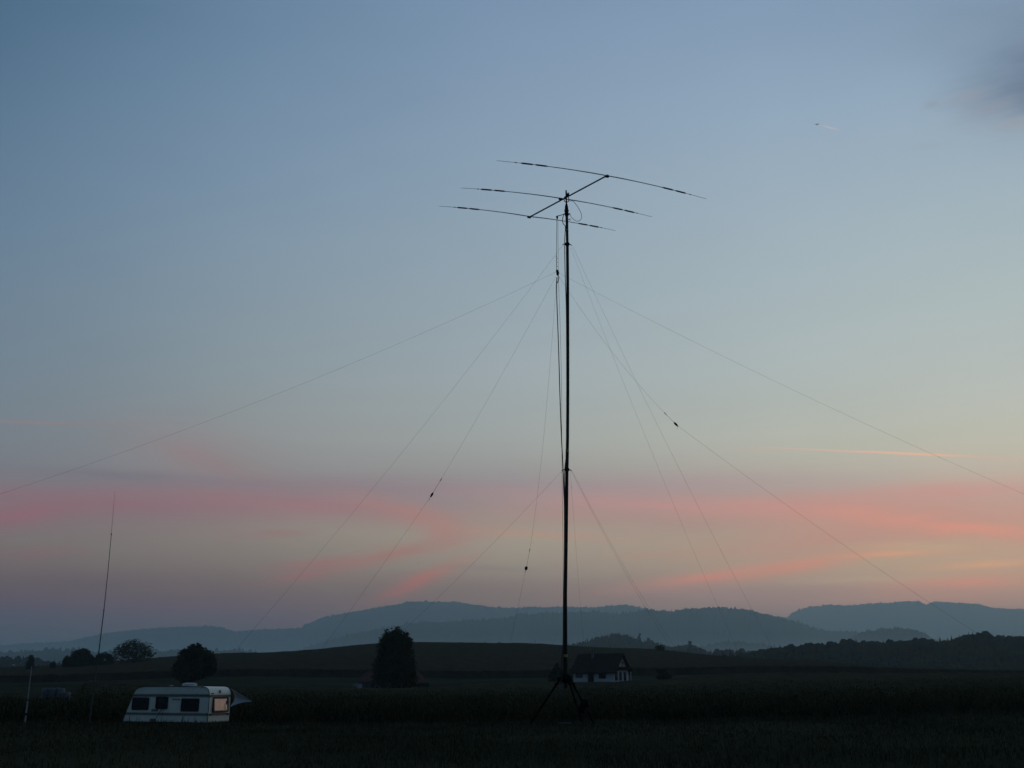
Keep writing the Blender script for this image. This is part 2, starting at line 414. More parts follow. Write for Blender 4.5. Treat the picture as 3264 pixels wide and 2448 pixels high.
profile_hill('middle_ridge', [(950, 2070), (1080, 2030), (1200, 2003), (1300, 1986), (1400, 1981), (1500, 1978), (1600, 1970), (1655, 1957), (1740, 1953), (1840, 1949), (1900, 1946), (1945, 1954), (1980, 1957), (2030, 1951), (2060, 1944), (2110, 1945), (2150, 1947), (2200, 1942), (2260, 1938), (2320, 1937), (2400, 1944), (2450, 1955), (2500, 1968), (2530, 1976), (2570, 1988), (2600, 2000), (2640, 2010), (2720, 2013), (2800, 2022), (3000, 2040), (3264, 2060), (3600, 2090)], 7500, 1800, treeh=19, seed=6)
profile_hill('wooded_knoll', [(2690, 2060), (2735, 2030), (2755, 2018), (2790, 2008), (2840, 2003), (2900, 2004), (2945, 2009), (2965, 2022), (3000, 2040), (3050, 2060)], 5600, 600, treeh=15, seed=8)
profile_hill('low_rise', [(2180, 2085), (2240, 2062), (2290, 2050), (2330, 2046), (2400, 2049), (2460, 2056), (2520, 2068), (2600, 2085)], 4300, 450, treeh=12, seed=9)
profile_hill('low_rise', [(-500, 2090), (-100, 2076), (0, 2080), (80, 2072), (200, 2070), (300, 2078), (420, 2082), (480, 2076), (560, 2074), (640, 2082), (700, 2070), (780, 2074), (860, 2095)], 4000, 450, treeh=12, seed=10)
def forest(name, pts, Y, depth, label, th=12, spacing=8, fir=.3, seed=0, foot_py=None, foot=-40):
    """a wooded slope: every tree its own little crown, one mass"""
    rnd = random.Random(seed); xs = [p[0] for p in pts]; ys = [p[1] for p in pts]; k = 3313/Y
    b = MB(); V = b.v; Fc = b.f
    X0 = (xs[0]-1632)/k; X1 = (xs[-1]-1632)/k
    def gz(X, t):
        px = 1632+X*k; zc = zp(interp(xs, ys, px), Y)-th*.95
        f = math.sin(min(1, t)*math.pi/2)
        return foot+(zc-foot)*f
    nx = int((X1-X0)/25); vs = []
    for i in range(9):
        for j in range(nx+1):
            X = X0+(X1-X0)*j/nx; t = i/8; yy = Y-(1-t)*depth
            vs.append((X*yy/Y, yy, gz(X, t)-1 if i < 8 else foot))
    b.add(vs, [(i*(nx+1)+j, i*(nx+1)+j+1, (i+1)*(nx+1)+j+1, (i+1)*(nx+1)+j) for i in range(8) for j in range(nx)])
    rows = max(4, int(depth/spacing/1.2))
    for i in range(rows):
        t = .12+.88*(i+1)/rows; X = X0
        while X < X1:
            X += spacing*rnd.uniform(.6, 1.5); tt = min(1, t+rnd.uniform(-.5, .5)/rows); yy = Y-(1-tt)*depth; XX = X*yy/Y
            z = gz(X, tt); hgt = th*rnd.uniform(.65, 1.12)
            if rnd.random() < .035: hgt *= 1.3
            o = len(V)
            if rnd.random() < fir:
                r = hgt*.2; hgt *= 1.1; m_ = 5
                for lv in range(3):
                    o = len(V); zb = z+hgt*(.1+.28*lv); rr = r*(1-.27*lv)
                    V.extend([(XX+rr*math.cos(a*1.257+lv), yy+rr*math.sin(a*1.257+lv), zb) for a in range(m_)]); V.append((XX, yy, zb+hgt*.36+(hgt*.08 if lv == 2 else 0)))
                    Fc.extend([(o+a, o+(a+1) % m_, o+m_) for a in range(m_)])
            else:
                r = hgt*rnd.uniform(.3, .45)
                rings = []
                for lv, (q, hh) in enumerate(((.75, .25), (1, .5), (.85, .78), (.4, .96))):
                    for a in range(6):
                        an = a*1.047+rnd.uniform(-.3, .3); rr = r*q*rnd.uniform(.75, 1.2)
                        V.append((XX+rr*math.cos(an), yy+rr*math.sin(an), z+hgt*(hh+rnd.uniform(-.07, .07))))
                for lv in range(3):
                    for a in range(6): Fc.append((o+lv*6+a, o+lv*6+(a+1) % 6, o+(lv+1)*6+(a+1) % 6, o+(lv+1)*6+a))
                Fc.append(tuple(o+18+a for a in range(6)))
    tag(b.build(name, 'wood'), label, 'wood', kind='stuff')
forest('right_wood', [(2270, 2096), (2330, 2090), (2400, 2080), (2440, 2073), (2520, 2062), (2580, 2054), (2650, 2054), (2700, 2050), (2780, 2047), (2850, 2052), (2900, 2044), (2945, 2036), (3000, 2047), (3060, 2040), (3100, 2025), (3160, 2024), (3200, 2030), (3264, 2033), (3500, 2020), (3800, 2015)], 1000, 300, 'dark wooded slope filling the right edge beyond the fields', th=8.5, spacing=6, fir=.22, seed=4, foot=-25)
forest('hill_wood', [(1640, 2072), (1800, 2060), (1840, 2052), (1880, 2040), (1920, 2030), (1965, 2022), (2005, 2025), (2040, 2040), (2080, 2047), (2120, 2056), (2150, 2062), (2180, 2058), (2220, 2058), (2255, 2076), (2290, 2085)], 2300, 420, 'wooded knoll in the middle distance right of the mast', th=14, spacing=9, fir=.45, seed=6, foot=-42)
forest('valley_wood', [(-300, 2095), (-60, 2090), (0, 2092), (60, 2093), (110, 2096), (150, 2106), (200, 2112), (240, 2120)], 1500, 200, 'line of dim woodland in the valley at the far left', th=11, spacing=8, fir=.2, seed=8, foot=-40)
forest('copse_row', [(1705, 2066), (1730, 2058), (1800, 2060), (1840, 2064)], 1900, 60, 'hazy row of trees on the crest just left of the mast', th=15, spacing=9, fir=.4, seed=12, foot=-10)
forest('misty_copse', [(2140, 2076), (2180, 2066), (2240, 2062), (2262, 2076), (2300, 2070), (2400, 2075)], 1700, 90, 'misty copse beyond the crest right of the house', th=12, spacing=8, fir=.35, seed=13, foot=-20)
# single trees one can tell apart on the skyline
def far_tree(px, top, base, w, Y, label, kind='round', seed=0, group='single trees on the hazy skyline'):
    a = P(px, base, Y); t = P(px, top, Y)
    tree('skyline_tree', (a.x, Y, a.z-4), t.z-a.z+4, w*Y/3313, label, kind=kind, n=500 if kind != 'cone' else 700, leaf=Y*.00075, gap=.5, seed=seed, trunk_h=.2 if kind != 'cone' else .1, group=group)
far_tree(2038, 2020, 2044, 14, 2200, 'tall lone crown standing out of the knoll right of its summit', seed=31)
far_tree(2069, 2035, 2052, 16, 2200, 'rounded tree on the descending right side of the knoll', seed=32)
far_tree(2200, 2044, 2062, 16, 1650, 'spindly tree rising above the misty copse', seed=33)
far_tree(1546, 2047, 2060, 9, 1600, 'leftmost tiny tree on the crest between the tall tree and the mast', seed=34)
far_tree(1595, 2046, 2060, 13, 1600, 'low rounded treetop on the crest in the gap left of the mast', seed=35)
far_tree(1692, 2047, 2066, 12, 1500, 'dark little fir standing nearest the leftmost end of the tree row', 'cone', seed=36)
far_tree(2275, 2075, 2096, 18, 900, 'leftmost fir of the group where the field crest meets the right wood', 'cone', seed=37)
far_tree(2306, 2068, 2100, 16, 880, 'second fir from the left where the crest meets the right wood', 'cone', seed=38)
far_tree(2328, 2061, 2102, 16, 900, 'tallest fir where the crest meets the right wood', 'cone', seed=39)
far_tree(2362, 2062, 2104, 15, 900, 'rightmost fir where the crest meets the right wood', 'cone', seed=40)
far_tree(2942, 2028, 2050, 14, 970, 'bushy treetop standing above the right wood near its middle', seed=41)
far_tree(2965, 2031, 2052, 9, 970, 'pointed fir just right of the bushy treetop in the right wood', 'cone', seed=42)
far_tree(3034, 2030, 2052, 13, 970, 'broad fir in the dip of the right wood treeline', 'cone', seed=43)
# thin pylon-like pole on the crest
b = MB(); q = P(1706, 2062, 900); b.tube([q-Vector((0, 0, 3)), P(1706, 2042, 900)], .12, 6)
tag(b.build('distant_pole', 'timber'), 'thin distant pole on the crest left of the hazy tree row', 'pole')

# ------------------------------------------------------------------ main mast
MY = 40.0
axis_px = [(1803, 2195), (1803, 2090), (1802, 1900), (1805, 1680), (1807, 1497), (1809, 1400), (1810, 1250), (1810, 1100), (1809.5, 900), (1808.5, 790), (1807, 700), (1806, 680)]
AX = [P(x, y, MY) for x, y in axis_px]
def axpt(py):
    ys = [a[1] for a in axis_px][::-1]; xs = [a[0] for a in axis_px][::-1]
    return P(interp(ys, xs, py), py, MY)
hub = axpt(2160)
mast = empty('telescopic_mast', (hub.x, MY, terr(hub.x, MY)))
tag(mast, 'tall olive guyed telescopic mast on a tripod in the meadow', 'mast')
def seg(name, y0, y1, r, m='mast', n=14):
    ys = [y0]+[a[1] for a in axis_px if y1 < a[1] < y0]+[y1]
    b = MB(); b.tube([axpt(y) for y in ys], r, n); return b.build(name, m, mast, smooth=False)
seg('mast_section', 2195, 2096, .078); seg('mast_section', 2096, 1440, .069); seg('mast_section', 1440, 778, .064); seg('mast_section', 778, 690, .059)
seg('tape_band', 2094, 2086, .074, 'yellow'); seg('tape_band', 1441, 1435, .072, 'yellow'); seg('tape_band', 735, 731, .064, 'yellow'); seg('tape_band', 690, 684, .064, 'yellow')
for y0, y1 in ((1500, 1494), (781, 775)):
    c = axpt((y0+y1)/2); b = MB(); b.tube([c-Vector((0, 0, .045)), c+Vector((0, 0, .045))], .10, 12)
    for a in (-1.35, .35, 1.7, 3.1):
        d = Vector((math.cos(a), math.sin(a), 0)); b.tube([c+d*.08, c+d*.17], .02, 6); b.tube([c+d*.17, c+d*.20+Vector((0, 0, -.05))], .016, 6)
    b.build('guy_collar', 'black', mast)
b = MB(); c = axpt(679); b.tube([c+Vector((0, 0, -.16)), c+Vector((0, 0, -.02))], [.07, .09], 12); b.tube([c+Vector((0, 0, -.02)), c+Vector((0, 0, .08))], .082, 12)
b.box(c+Vector((.12, 0, -.05)), (.08, .05, .05)); b.build('top_clamp', 'black', mast)
# hook on the mast just below the top
b = MB(); c = axpt(700); b.tube([c+Vector((.05, 0, 0)), c+Vector((.13, 0, .04)), c+Vector((.10, 0, -.03))], .014, 6); b.tube([c+Vector((.13, 0, .04)), c+Vector((.17, 0, -.04))], .01, 6); b.build('hook', 'black', mast)
# bracket arm with pulley
b = MB(); a0 = axpt(682)+Vector((-.06, 0, 0)); a1 = P(1772.5, 690, MY-.25); b.tube([a0, a1], .018, 8); arm = b.build('bracket_arm', 'steel', mast)
pul = P(1776, 693, MY-.24); b = MB(); b.tube([pul+Vector((0, -.03, 0)), pul+Vector((0, .03, 0))], .045, 10); b.box(pul+Vector((0, 0, .0)), (.03, .08, .13)); b.build('pulley', 'black', arm)
# tripod
hb = axpt(2162)
b = MB(); b.tube([hb+Vector((0, 0, -.16)), hb+Vector((0, 0, -.05)), hb+Vector((0, 0, .10)), hb+Vector((0, 0, .14))], [.15, .20, .17, .10], 12)
for a in (R(183), R(-62), R(38)):
    d = Vector((math.cos(a), math.sin(a), 0)); b.box(hb+d*.2+Vector((0, 0, -.03)), (.16, .1, .16), rotz(a))
b.build('tripod_hub', 'black', mast)
b = MB(); c = axpt(2147); b.tube([c+Vector((-.24, -.05, -.01)), c+Vector((-.08, -.1, .02)), c+Vector((.1, -.1, .02)), c+Vector((.25, -.03, -.02))], .014, 6); b.build('guide_bar', 'steel', mast)
def leg(foot, w=.034, top=None, foot_pad=True, collar=.5):
    top = top or hb+(Vector((foot[0], foot[1], 0))-Vector((hb.x, hb.y, 0))).normalized()*.2
    foot = Vector((foot[0], foot[1], terr(foot[0], foot[1])))
    b = MB(); md = top.lerp(foot, collar); b.tube([top, md], w*1.15, 8); b.tube([md, foot], w*.85, 8)
    b.tube([md+(top-md).normalized()*.03, md-(top-md).normalized()*.05], w*1.7, 8)
    s = (top-foot).normalized(); q = top.lerp(foot, .12); b.box(q, (.16, .07, .05), Matrix.Rotation(.1, 3, 'Y'))
    o = b.build('leg', 'black', mast)
    if foot_pad:
        b = MB(); b.tube([foot+Vector((0, 0, -.01)), foot+Vector((0, 0, .03))], .11, 10); b.build('foot_pad', 'steel', o)
    return o
leg((hb.x-1.42, MY-.25), collar=.62)
leg((hb.x+1.02, MY-.75), collar=.55)
leg((hb.x+.72, MY+1.35), w=.03, collar=.5)
b = MB(); b.tube([hb+Vector((.17, -.2, -.1)), Vector((hb.x+.55, MY-.55, terr(hb.x, MY)+.55))], .018, 6); b.build('brace', 'mast', mast)
wc = Vector((hb.x+.66, MY-.5, terr(hb.x, MY)+.82))
w = empty('winch', (0, 0, 0)); w.parent = mast
b = MB(); b.tube([wc+Vector((-.12, 0, 0)), wc+Vector((.14, 0, 0))], .13, 12); b.box(wc+Vector((0, .05, -.12)), (.34, .2, .1)); b.box(wc+Vector((-.1, 0, -.25)), (.22, .24, .22))
wo = b.build('winch_drum', 'black', mast)
bpy.data.objects.remove(w)
b = MB(); b.tube([wc+Vector((.14, 0, 0)), wc+Vector((.18, 0, .0)), wc+Vector((.22, -.02, .17)), wc+Vector((.12, -.02, .22))], .014, 6); b.build('crank_handle', 'steel', wo)
for dx, yb in ((-.28, .5), (-.07, -.2)):
    b = MB(); b.tube([hb+Vector((dx*.6, 0, -.15)), Vector((hb.x+dx*1.2, MY+yb*.3, terr(hb.x, MY)+.02))], .008, 5); b.build('lashing', 'rope', mast)
b = MB(); q = Vector((hb.x-.1, MY-.9, terr(hb.x-.1, MY-.9)+.10)); b.box(q, (.5, .16, .035), rotz(.08)); b.box(q+Vector((.02, .09, .015)), (.42, .03, .03), rotz(.08))
tag(b.build('ground_board', 'board'), 'pale board lying in the grass between the tripod legs', 'board')

# ------------------------------------------------------------------ beam antenna
zb = P(1806, 618, MY).z
yagi = empty('beam_antenna', Vector((axpt(690).x, MY, axpt(672).z)))
tag(yagi, 'three element beam antenna with drooping rods on the mast top', 'antenna')
tp = axpt(679)
b = MB(); b.tube([tp+Vector((0, 0, .08)), tp+Vector((0, 0, .34))], [.085, .07], 12); b.tube([tp+Vector((0, 0, .34)), tp+Vector((0, 0, .42))], .055, 12); b.tube([tp+Vector((0, 0, .08)), tp+Vector((0, 0, .14))], .1, 12)
b.build('rotator', 'black', yagi)
top = P(1804.5, 607, MY); b = MB(); b.tube([tp+Vector((0, 0, .40)), top], .033, 10); b.build('stub_mast', 'steel', yagi)
be0 = HZ(1684, 694, zb); be1 = HZ(1938, 558, zb); bdir = (be1-be0).normalized()
b = MB(); b.tube([be0, be1], .034, 10); boom = b.build('boom', 'steel', yagi)
cc = P(1808, 622, MY); b = MB(); b.box(cc+Vector((.02, 0, .0)), (.12, .05, .16), rotz(math.atan2(bdir.y, bdir.x)))
for s in (-.05, .05): b.tube([cc+bdir*s+Vector((-.05, 0, .1)), cc+bdir*s+Vector((.05, 0, .1)), cc+bdir*s+Vector((.05, 0, -.06))], .009, 5)
b.build('boom_clamp', 'black', yagi)
els = [((1935, 560), (1583, 512), (2252, 634)), ((1787, 632), (1469, 599), (2078, 691)), ((1687, 690), (1400, 657), (1962, 735))]
for k, (c, l, r) in enumerate(els):
    C = HZ(*c, zb+.05); L = HZ(*l, zb-.25); Rr = HZ(*r, zb-.25)
    ebase = MB()
    def elp(t):   # -1..1 drooping rod
        E_ = L if t < 0 else Rr; s = abs(t)
        p = C.lerp(E_, s); p.z = C.z+(E_.z-C.z)*s**1.75; return p
    rr = lambda s: .021 if s < .32 else (.017 if s < .58 else (.013 if s < .87 else .008))
    ts = [-1, -.88, -.87, -.6, -.59, -.45, -.33, -.32, -.16, 0, .16, .32, .33, .45, .59, .6, .87, .88, 1]
    ebase.tube([elp(t) for t in ts], [rr(abs(t)) for t in ts], 8)
    el = ebase.build('element', 'alu', yagi)
    for sgn in (-1, 1):
        for a0, a1 in ((.575, .665), (.705, .795)) if k else ((.56, .65), (.69, .775)):
            tb = MB(); tb.tube([elp(sgn*a0), elp(sgn*a1)], .034, 10); tb.tube([elp(sgn*(a0-.012)), elp(sgn*a0)], .022, 8); tb.tube([elp(sgn*a1), elp(sgn*(a1+.012))], .022, 8)
            tb.build('trap', 'trap', el)
        tb = MB(); tb.tube([elp(sgn*.825), elp(sgn*.84)], .02, 8); tb.build('tip_clamp', 'black', el)
    tb = MB(); tb.box(C+Vector((0, 0, -.035)), (.16, .12, .06), rotz(math.atan2(Rr.y-L.y, Rr.x-L.x))); tb.build('element_clamp', 'black', el)
# coiled choke under the boom
b = MB()
for kk in range(3):
    c0 = P(1805.5, 635, MY-.12-.03*kk); pts = [c0+Vector((.11*math.cos(t*math.pi/9), 0, .15*math.sin(t*math.pi/9))) for t in range(19)]; b.tube(pts, .02, 5, False)
b.build('choke_coil', 'coax', yagi)
def smooth_path(pp, n=6):
    pp = [Vector(p) for p in pp]; out = []
    for i in range(len(pp)-1):
        a = pp[max(i-1, 0)]; b_ = pp[i]; c = pp[i+1]; d = pp[min(i+2, len(pp)-1)]
        for k in range(n):
            t = k/n; out.append(.5*((2*b_)+(c-a)*t+(2*a-5*b_+4*c-d)*t*t+(3*b_-a-3*c+d)*t**3))
    out.append(pp[-1]); return out
def cable(name, pix, Y, r, m, label, cat, group=None):
    pts = smooth_path([P(p[0], p[1], p[2] if len(p) > 2 else Y) for p in pix]); b = MB(); b.tube(pts, r, 6)
    o = b.build(name, m, smooth=True); tag(o, label, cat, group); return o
cable('feed_cable', [(1812, 641), (1826, 641), (1836, 652), (1845, 665), (1852, 680), (1854, 692), (1850, 701), (1842, 705), (1832, 702), (1822, 693), (1815, 682), (1810, 690), (1802, 700)], 39.86, .011, 'coax', 'black feed cable hanging in a wide loop below the beam antenna', 'cable')
cable('rotator_cable', [(1799, 680), (1795, 690), (1793, 703), (1796, 714), (1802, 722), (1801, 745), (1800, 770), (1800, 800), (1801, 860), (1803, 920), (1805, 1000), (1806, 1150), (1806, 1300), (1805, 1440), (1803, 1468), (1800, 1497), (1799, 1530), (1800, 1570), (1802, 1640), (1800, 1760), (1797, 1900), (1796, 2040), (1796, 2150)], 39.88, .017, 'coax', 'black cable bundle running down the left side of the mast', 'cable')
cable('dipole_feeder', [(1776, 884), (1774, 905), (1775, 960), (1778, 1040), (1782, 1160), (1786, 1300), (1790, 1400), (1794, 1480), (1797, 1560), (1799, 1620), (1799, 1760), (1796, 1950), (1795, 2050), (1790, 2110), (1788, 2180)], 39.72, .020, 'coax', 'black coaxial line from the wire antenna joint down beside the mast', 'cable')
cable('halyard', [(1775, 693), (1774.5, 780), (1774, 862)], 39.75, .011, 'rope', 'taut rope from the bracket pulley to the wire antenna joint', 'rope')
cable('loose_halyard', [(1778, 693), (1779, 780), (1781, 918), (1786, 1050), (1790, 1250), (1791, 1469), (1793, 1640), (1795, 1800), (1794, 2100), (1792, 2250)], 39.65, .006, 'rope', 'thin slack halyard hanging parallel to the coaxial line', 'rope')
# joint box where the wire dipoles meet
J = P(1775.5, 868, 39.72)
jb = empty('dipole_joint', J); tag(jb, 'black lump of the wire antenna joint hanging beside the mast', 'joint')
b = MB(); b.tube([J+Vector((0, 0, .13)), J+Vector((0, 0, .09)), J+Vector((.03, 0, .0)), J+Vector((.025, 0, -.11)), J+Vector((.01, 0, -.15))], [.02, .05, .065, .055, .02], 10); b.build('housing', 'black', jb)
b = MB(); b.tube(smooth_path([J+Vector((.03, 0, -.12)), J+Vector((.07, -.02, -.25)), J+Vector((.04, -.02, -.42)), J+Vector((.0, 0, -.5))]), .018, 6); b.build('pigtail', 'coax', jb)
b = MB()
for i in range(6):
    z_ = .25+.09*i; b.tube([J+Vector((-.015, 0, z_)), J+Vector((.03*(-1)**i, 0, z_+.05))], .012, 5)
b.build('knots', 'rope', jb)
# ------------------------------------------------------------------ ropes and wires (parabolic sag)
def wire(name, a, b_, sag, r, label, cat, group, m='rope', n=28, ins=None):
    a = Vector(a); b_ = Vector(b_); pts = []
    for i in range(n+1):
        t = i/n; p = a.lerp(b_, t); p.z -= 4*sag*t*(1-t); pts.append(p)
    bb = MB(); bb.tube(pts, r, 5)
    if ins is None:
        o = bb.build(name, m); tag(o, label, cat, group); return o
    e = empty(name, b_); tag(e, label, cat, group); bb.build('strand', m, e)
    t0, t1, rr = ins
    f = lambda t: a.lerp(b_, t)-Vector((0, 0, 4*sag*t*(1-t)))
    q = MB(); q.tube([f(t1-.004), f(t1-.002), f(t1), f(t1+.004), f(t1+.006)], [rr*.4, rr, rr*1.1, rr*.7, rr*.3], 8); q.tube([f(t1+.002), f(t1+.004)+Vector((-.03, 0, -.12))], .008, 5); q.build('insulator', 'black', e)
    q = MB(); q.tube([f(t0), f((t0+t1)/2), f(t1-.004)], r*1.9, 5); q.build('doubled_rope', 'rope', e)
    return e
def gnd(px, Y, dz=0):
    X = (px-1632)/3313*Y; return Vector((X, Y, terr(X, Y)+dz))
G1 = 'guy ropes from the upper collar of the mast'; G2 = 'guy ropes from the lower collar of the mast'; G3 = 'wire antenna legs hanging from the joint'
uc = axpt(778); lc = axpt(1497); r_ = .0031
wire('guy_rope', uc+Vector((-.2, -.02, -.05)), gnd(547, 41), .54, r_, 'long guy rope from the upper collar slanting down to the left', 'guy rope', G1)
wire('guy_rope', uc+Vector((.13, .1, -.06)), gnd(2451, 55), .73, r_, 'steeper of the two upper guy ropes on the right of the mast', 'guy rope', G1)
wire('guy_rope', uc+Vector((.2, -.02, -.05)), gnd(2581, 47), .62, r_, 'flatter of the two upper guy ropes on the right of the mast', 'guy rope', G1)
wire('guy_rope', lc+Vector((-.2, -.02, -.05)), gnd(949, 42), .35, r_, 'lower guy rope slanting left from the middle collar past the tall tree', 'guy rope', G2)
wire('guy_rope', lc+Vector((.17, 0, -.05)), gnd(2302, 49), .66, r_, 'inner of the paired lower guy ropes right of the mast', 'guy rope', G2)
wire('guy_rope', lc+Vector((.2, 0, -.02)), gnd(2328, 47), .77, r_, 'outer of the paired lower guy ropes right of the mast', 'guy rope', G2)
wire('guy_rope', lc+Vector((.15, .15, -.05)), gnd(1889, 62), 1.6, r_*.8, 'nearly vertical lower guy rope running away behind the mast', 'guy rope', G2)
wire('antenna_wire', J+Vector((-.03, 0, .02)), P(-330, 1677, 41), .67, .0033, 'flattest antenna wire sloping out of the frame on the left', 'wire', G3, 'coax')
wire('antenna_wire', J+Vector((.05, 0, -.02)), P(3560, 1698, 43), .38, .0033, 'flattest antenna wire sloping out of the frame on the right', 'wire', G3, 'coax')
def leg_wire(a, ins, b_, s1, s2, t0, rr, label):
    a = Vector(a); b_ = Vector(b_); ins = Vector(ins); e = empty('antenna_wire', b_); tag(e, label, 'wire', G3)
    f = lambda p, q, s_, t: p.lerp(q, t)-Vector((0, 0, 4*s_*t*(1-t)))
    m1 = MB(); m1.tube([f(a, ins, s1, i/20*t0) for i in range(21)], .0034, 5); m1.build('strand', 'coax', e)
    m1 = MB(); m1.tube([f(a, ins, s1, t0+(1-t0)*i/6) for i in range(7)], .0062, 5); m1.tube([f(a, ins, s1, t0-.002), f(a, ins, s1, t0+.012)], .016, 6); m1.build('doubled_rope', 'rope', e)
    m1 = MB(); m1.tube([f(ins, b_, s2, i/20) for i in range(21)], .0036, 5); m1.build('anchor_rope', 'rope', e)
    d = (ins-f(a, ins, s1, .97)).normalized(); m1 = MB()
    m1.tube([ins-d*.13, ins-d*.08, ins, ins+d*.07, ins+d*.12], [rr*.4, rr*.95, rr*1.1, rr*.8, rr*.3], 8); m1.tube([ins+d*.1, ins+d*.12+Vector((-.05, 0, -.14))], .006, 5); m1.build('insulator', 'black', e)
leg_wire(J+Vector((-.03, 0, -.15)), P(1376, 1578, 43.5), gnd(846, 47), .14, .15, .92, .045, 'antenna wire with an insulator sloping down to the left behind the ropes')
leg_wire(J+Vector((-.02, .05, -.2)), P(1677, 1812, 48), gnd(1568, 60), 1.6, .05, .87, .07, 'nearly vertical antenna wire just left of the mast with its insulator')
leg_wire(J+Vector((.05, 0, -.15)), P(2155, 1353, 42), P(3520, 2264, 50), .40, .45, .90, .045, 'antenna wire with an insulator sloping down to the far right')
def stalk(px, top, Y, lean, label):
    g = gnd(px, Y, -.02); t = P(px+lean, top, Y); b = MB(); b.tube([g, g.lerp(t, .6)+Vector((.02, 0, 0)), t], [.010, .008, .005], 5)
    for k in range(7):
        q = g.lerp(t, .55+.06*k); a = k*2.2; d = Vector((math.cos(a), math.sin(a), .5))*.09; b.tube([q, q+d], [.006, .003], 4)
    tag(b.build('weed_stalk', 'bark'), label, 'plant', 'tall dry stalks standing in the meadow')
stalk(2618, 2284, 36, 10, 'taller dark stalk standing in the grass before the maize on the right')
stalk(2716, 2306, 33, -4, 'second thinner stalk further right in the grass, nearer the camera')
# ------------------------------------------------------------------ left poles
A = P(283, 2312, 44); A.z = terr(A.x, 44); B = P(366, 1565, 44)
e = empty('whip_antenna', A); tag(e, 'slender dark whip antenna leaning right beside the far trees', 'antenna')
cur = lambda t: A.lerp(B, t)+Vector((.10*math.sin(t*math.pi), 0, 0))
ts = [0, .12, .125, .3, .47, .48, .65, .8, .81, .9, 1]
rs = [.032, .031, .026, .024, .021, .018, .015, .012, .008, .006, .003]
b = MB(); b.tube([cur(t) for t in ts], rs, 8); b.build('tube', 'fibre', e)
for t in (.125, .475, .805):
    b = MB(); b.tube([cur(t-.003), cur(t+.003)], .04 if t < .2 else .026, 8); b.build('joint_ring', 'black' if t > .2 else 'board', e)
A = P(77, 2322, 43); A.z = terr(A.x, 43)-.02; B = P(101, 2124, 43); e = empty('white_pole', A); tag(e, 'short pale leaning pole with a black clamp at the far left', 'pole')
b = MB(); b.tube([A, A.lerp(B, .42), A.lerp(B, .43), B], [.034, .033, .024, .02], 10); b.build('shaft', 'white_pole', e)
b = MB(); b.tube([A.lerp(B, .17), A.lerp(B, .20)], .05, 10); b.build('clamp', 'black', e)
b = MB(); b.tube([A.lerp(B, .40), A.lerp(B, .45)], .036, 10); b.build('sleeve', 'board', e)
